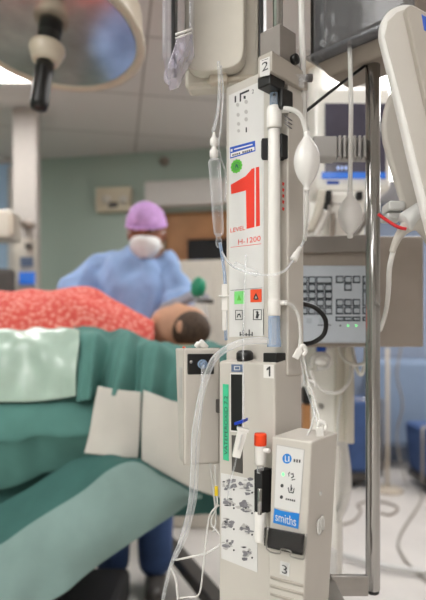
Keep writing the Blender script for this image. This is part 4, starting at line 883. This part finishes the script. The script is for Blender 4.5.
for cy, h in ((195, 22), (220, 22), (258, 46), (297, 22)): key(228, cy, 18, h)
key(228, 324, 18, 13)
for cx in (43, 85): 
    px, py = kxy(cx, 330); b = MB(); b.box(P(px, py, dK), X*.006, Y*.0006, EZ*.006, .0003); b.build('function_key', 'key', kp)
for cx, m in ((145, 'darkgray'), (170, 'led'), (197, 'led')):
    px, py = kxy(cx, 346); MB().ell(P(px, py, dK), X*.0019, Y*.0015, EZ*.0019, 8).build('indicator_light', m, kp)
px, py = kxy(96, 344); b = MB(); pb(b, 318, 324.6, 331, 325.6, dK-.0005, dK+.001, .0002); b.build('key_legend', 'ink', kp)
b = MB(); b.tube([P(296, 304, 1.0), P(306, 304.5, .99), P(317, 309, .99), P(325.5, 320, .99), P(324, 334, .99), P(314, 342, .99), P(304, 344, 1.0), P(292, 344, 1.02)], .0042, 12); tag(b.build('loop_cable', 'black'), 'black cable looping in front of the keyboard beside the warmer', 'cable')
# ------------------------------------------------------------------ monitor, column and machine behind
dm_ = 1.72
mn = empty('patient_monitor', P(345, 190, 1.8), 'white patient monitor with dark screen and blue bar behind the lower bulb', 'monitor')
b = MB(); pb(b, 316, 84, 392, 191, dm_, dm_+.16, .02); b.build('casing', 'brightwhite', mn)
b = MB(); pb(b, 325, 103, 386, 178, dm_-.004, dm_+.004, .002); b.build('screen', 'screen', mn)
b = MB(); pb(b, 322, 172, 386, 178, dm_-.008, dm_, .001); b.build('blue_bar', 'screenblue', mn)
for i, x in enumerate((337, 341, 345, 377)):
    b = MB(); pb(b, x, 166, x+2.4, 169.5, dm_-.007, dm_, .0005); b.build('readout', 'screenpale', mn)
b = MB(); pb(b, 327, 181, 339, 184, dm_-.004, dm_+.002, .001); b.build('badge', 'blue', mn)
q = P(352, 191, dm_+.08); b = MB(); b.cyl(q+EZ*.02, V((q.x, 1.76, 1.604)), .03); b.build('stand', 'white', mn)
wc = empty('support_column', V((P(325, 300, 2.0).x, 2.0, 0)), 'thick white round column with a collar behind the thin black rod', 'column')
q = V((P(325, 300, 2.0).x, 2.0, 0)); z1 = P(327, 72, 2.0).z; z0 = 0
b = MB(); b.lathe(q, EZ, [(.062, z0), (.062, z1), (.06, z1+.002)], 32); b.build('shaft', 'brightwhite', wc)
b = MB(); b.lathe(q, EZ, [(.066, z1-.003), (.074, z1+.002), (.074, z1+.04), (.066, z1+.046), (.03, z1+.05)], 32); b.build('collar', 'beige', wc)
b = MB(); b.cyl(q+EZ*(z1+.045), q+EZ*(CEIL-.01), .028); b.build('upper_shaft', 'cream', wc)
b = MB(); c = P(312.5, 127, 1.94); b.cyl(c+Y*.02, c-Y*.02, .016); b.build('plug', 'black', wc)
vm = empty('breathing_machine', P(335, 236, 1.65), 'bright white breathing machine with black openings above the console shelf', 'breathing machine')
b = MB(); pb(b, 322, 191, 366, 263, 1.66, 1.78, .01); b.build('body', 'brightwhite', vm)
for (x0, y0, x1, y1) in ((326, 190, 332, 203), (324, 202, 328, 214), (357, 191, 363, 199)): b = MB(); pb(b, x0, y0, x1, y1, 1.64, 1.67, .003); b.build('opening', 'black', vm)
b = MB(); b.tube([P(322, 192, 1.64), P(318, 212, 1.62), P(310, 232, 1.6)], .012, 12); b.build('hose', 'cream', vm)
b = MB(); b.tube([P(326, 212, 1.63), P(320, 226, 1.62), P(312, 237, 1.6)], .011, 12); b.build('hose', 'whiteplastic', vm)
b = MB(); b.tube([P(331, 203, 1.63), P(338, 204, 1.62), P(346, 204, 1.62)], .0025, 8); b.tube([P(331, 205, 1.63), P(331.5, 201, 1.62), P(333, 205, 1.62), P(331, 207, 1.62)], .002, 8); b.build('wire', 'steel', vm)
b = MB(); b.tube([P(332, 238, 1.62), P(333, 222, 1.63), P(333, 214, 1.64)], .008, 10); b.build('post', 'taupe', vm)
b = MB(); b.tube([P(368, 214, 1.5), P(360, 226, 1.48), P(352, 237, 1.45)], .011, 10); b.build('arm', 'gray', vm)
# lower white cart behind the number three module
ca = empty('equipment_cart', V((P(335, 400, 1.62).x, 1.65, .6)), 'pale blue and cream equipment cart below the keyboard console', 'cart')
b = MB(); pb(b, 312, 346, 337, 560, 1.58, 1.75, .006); b.build('body', 'brightwhite', ca)
b = MB(); pb(b, 336, 346, 345, 442, 1.56, 1.74, .004); b.build('side_panel', 'cream', ca)
b = MB(); pb(b, 346, 346, 354.5, 444, 1.54, 1.7, .004); b.build('side_panel', 'cream', ca)
b = MB(); c = P(320.5, 406, 1.58); b.cyl(c, c-Y*.012, .008); b.build('screw', 'steel', ca)
b = MB(); c = P(320.5, 349, 1.57); b.lathe(c, -Y, [(.012, 0), (.014, .01), (.008, .02), (.002, .022)], 16); b.build('blue_knob', 'blue', ca)
b = MB(); pb(b, 304, 405, 315, 432, 1.6, 1.66, .004); b.build('drawer', 'wood', ca)
b = MB(); pb(b, 304, 388, 313, 404, 1.6, 1.66, .004); b.build('drawer', 'black', ca)
cq = P(330, 560, 1.66); b = MB(); b.box((cq.x-.05, 1.66, .32), X*.05, Y*.1, EZ*.26, .01); b.build('lower_body', 'sticker', ca)
for sx_ in (-.09, -.01): MB().cyl((cq.x+sx_, 1.64, .04), (cq.x+sx_, 1.68, .04), .04).build('wheel', 'black', ca)
lp = empty('breathing_tubes', P(335, 380, 1.45), 'looping white tubes in front of the equipment cart', 'tubing')
for pts, r, m in (([(338, 344, 1.4), (343, 358, 1.38), (352, 364, 1.36), (362, 364, 1.36), (368, 360, 1.37)], .004, 'whiteplastic'), ([(352, 346, 1.4), (355, 362, 1.38), (358, 372, 1.37), (362, 374, 1.37), (365, 362, 1.37), (366, 346, 1.4)], .0045, 'whiteplastic'), ([(310, 370, 1.3), (316, 384, 1.3), (324, 391, 1.3), (336, 393, 1.3), (345, 388, 1.32), (350, 378, 1.36), (351, 364, 1.4)], .0042, 'whiteplastic'), ([(311, 366, 1.32), (313, 357, 1.3), (322, 354, 1.3), (329, 359, 1.3), (327, 367, 1.3), (317, 368, 1.3)], .006, 'milktube'), ([(341, 395, 1.5), (338, 420, 1.5), (337, 445, 1.5)], .004, 'milktube')):
    T(MB(), pts, r).build('tube', m, lp)
b = MB(); c = P(321, 362, 1.29); b.ell(c, X*.014, Y*.008, EZ*.009, 10); b.build('valve', 'whiteplastic', lp)
# blue things far behind, on the right
def bluebin(px0, px1, y0, d, label, m='bluecloth'):
    a = P(px0, 400, d).x; c = P(px1, 400, d).x; zt2 = P(0, y0, d).z
    e = empty('linen_trolley', ((a+c)/2, d, 0), label, 'linen trolley', 'linen trolleys in the background')
    b = MB(); b.hexa([V((a+.03, d-.2, .12)), V((c-.03, d-.2, .12)), V((c-.03, d+.2, .12)), V((a+.03, d+.2, .12)), V((a, d-.22, zt2)), V((c, d-.22, zt2)), V((c, d+.22, zt2)), V((a, d+.22, zt2))], .04, 3); b.build('bag', m, e)
    b = MB(); b.box(((a+c)/2, d, .09), X*((c-a)/2-.02), Y*.2, EZ*.03, .01); b.build('base', 'darkgray', e)
    b = MB(); b.tube([(a-.01, d-.23, .1), (a-.01, d-.23, zt2+.01), (c+.01, d-.23, zt2+.01), (c+.01, d-.23, .1)], .014, 8, 1); b.build('frame', 'steel', e)
    for s1 in (a+.06, c-.06):
        MB().cyl((s1, d-.21, .035), (s1, d-.17, .035), .035).build('wheel', 'black', e)
bluebin(340, 372, 398, 4.7, 'blue linen trolley far behind, just left of the chrome pole', 'deepblue')
bluebin(413, 448, 424, 4.5, 'blue linen trolley far behind at the right edge', 'deepblue')
bd = empty('stretcher_bed', (1.72, 5.2, 0), 'grey blue covered stretcher far behind to the right of the chrome pole', 'stretcher')
b = MB(); b.box((P(404, 400, 5.1).x, 5.25, .62), X*.3, Y*.15, EZ*.4, .05); b.build('cover', 'bluegray', bd)
for s1 in (-.12, .12): MB().cyl((P(404, 400, 5.1).x+s1, 5.2, .0), (P(404, 400, 5.1).x+s1, 5.2, .3), .02).build('leg', 'steel', bd)
b = MB(); a_ = P(387.5, 440, 4.4).x; b.cyl((a_, 4.4, .02), (a_, 4.4, 1.13), .014); b.cyl((a_, 4.4, 0), (a_, 4.4, .03), .12); tag(b.build('stand_post', 'beige'), 'slim brownish stand post far behind, just right of the chrome pole', 'stand')
# floor cables
b = MB(); b.tube([P(402, 343, 4.2), P(397, 375, 4.3), P(402.5, 405, 4.5), P(397, 438, 4.6), V((P(405, 470, 4.6).x, 4.55, .01)), V((P(422, 497, 4.2).x, 4.2, .01)), V((P(400, 537, 3.35).x, 3.35, .01)), V((P(404, 560, 3.0).x, 3.0, .01)), V((P(430, 585, 2.68).x, 2.68, .01)), V((P(460, 600, 2.5).x, 2.5, .01))], .008, 8); tag(b.build('floor_cable', 'cable'), 'long grey cable hanging and winding over the floor at right', 'cable')
b = MB(); b.tube([V((P(x, y, d).x, d, .008)) for x, y, d in [(x, y, CZ*FPX/(y-HY)) for x, y in ((330, 528), (352, 523), (361, 512), (358, 506), (372, 502), (390, 505), (398, 510), (390, 516), (380, 514))]], .008, 8); tag(b.build('floor_cable', 'taupe'), 'short dark cable coiled on the floor behind the chrome pole', 'cable')
b = MB(); b.tube([V((P(x, y, d).x, d, .03)) for x, y, d in [(x, y, (CZ-.03)*FPX/(y-HY)) for x, y in ((300, 545), (330, 552), (350, 557), (385, 566), (430, 572), (480, 572))]], .015, 10); tag(b.build('floor_tube', 'palegray'), 'pale curved tube lying across the floor behind the pole foot', 'hose')  # pale tube following a curve along the floor
b = MB(); b.tube([P(341, 430, 1.75), P(345, 460, 1.75), P(346, 485, 1.76), P(343, 505, 1.78), P(336, 520, 1.8)], [.012, .016, .018, .016, .012], 10); tag(b.build('corrugated_hose', 'milktube'), 'translucent white hose hanging below the equipment cart', 'hose')
# ------------------------------------------------------------------ tilted white panel at the right edge
dp = .8
pp = empty('tilted_monitor', P(440, 210, .84), 'large tilted white equipment panel with rounded top at the right edge', 'monitor')
b = MB(); b.prism([P(x, y, dp) for x, y in ((381, 33), (381.5, 22), (386, 12), (394, 6), (404, 3), (413, 3), (520, 62), (520, 420), (455, 330), (426, 219), (412, 163), (396, 95))], Y, .02, .006, 4); b.build('casing', 'white', pp)
b = MB(); b.prism([P(x, y, dp-.001) for x, y in ((384.6, 36), (388, 21), (397, 12), (405, 9), (418, 66), (450, 200), (462, 300), (440, 240), (424, 190), (404, 110))], Y, .004, .001, 2); b.build('side_recess', 'shell', pp)
b = MB(); b.prism([P(x, y, dp-.012) for x, y in ((405.5, 8), (411, 4), (520, 66), (520, 380), (470, 290), (448, 195), (426, 101))], Y, .014, .002, 2); b.build('front_bezel', 'shell_dark', pp)
b = MB(); b.prism([P(x, y, dp-.0125) for x, y in ((421.6, 14), (440, 25), (446, 40), (424, 30))], Y, .002, .0004); b.build('blue_label', 'blue', pp)
b = MB(); b.prism([P(x, y, .89) for x, y in ((400, 80), (391, 92), (385, 108), (382.5, 124), (384, 140), (393, 172), (403, 205), (408, 219), (440, 232), (470, 232), (450, 80))], Y, .015, .006, 3); b.build('rear_shell', 'shell', pp)
b = MB(); b.tube([P(455, 260, .9), P(432, 228, .87), P(415, 222, .86), P(400, 234, .87), P(392, 252, .88)], [.03, .02, .014, .007, .0045], 16); b.build('cable_boot', 'shell', pp)
b = MB(); b.tube([P(394, 248, .88), P(389.5, 268, .9), P(388.5, 290, .95), P(386.5, 308, 1.05), P(383, 322, 1.15), P(380, 330, 1.2)], .0042, 10); b.build('cable', 'white', pp)
b = MB(); b.cyl(P(404, 223, .86), P(428, 208, .86), .016); b.box(P(393, 208, .9), X*.013, Y*.02, EZ*.007, .003); b.box(P(392, 218, .91), X*.014, Y*.02, EZ*.005, .003); b.build('joint', 'palegray', pp)
b = MB(); b.tube([P(378, 214, .86), P(388, 221, .86), P(398, 227, .855), P(406, 229, .855)], .0026, 8); b.build('red_line', 'redtube', pp)
# panel's support arm going up out of sight
b = MB(); b.tube([P(500, 120, .86), P(530, 60, .95), V((P(530, 0, 1.0).x, 1.0, CEIL))], .02, 12, 4); b.build('support_arm', 'cream', pp)
# ------------------------------------------------------------------ camera and world
cam = bpy.data.cameras.new('camera'); co = bpy.data.objects.new('camera', cam); COL.objects.link(co)
co.location = CAM; co.rotation_euler = (math.radians(90), 0, 0)
cam.sensor_fit = 'VERTICAL'; cam.sensor_height = 36; cam.lens = FPX*36/600; cam.shift_y = (HY-300)/600
cam.clip_start = .05
cam.dof.use_dof = True; cam.dof.focus_distance = .885; cam.dof.aperture_fstop = 2.9
SC.camera = co
wd = bpy.data.worlds.new('world'); SC.world = wd; wd.use_nodes = True
wd.node_tree.nodes['Background'].inputs[0].default_value = (.9, .95, 1, 1); wd.node_tree.nodes['Background'].inputs[1].default_value = .3
SC.view_settings.view_transform = 'Standard'; SC.view_settings.look = 'None'; SC.view_settings.gamma = 1; SC.view_settings.exposure = -.22
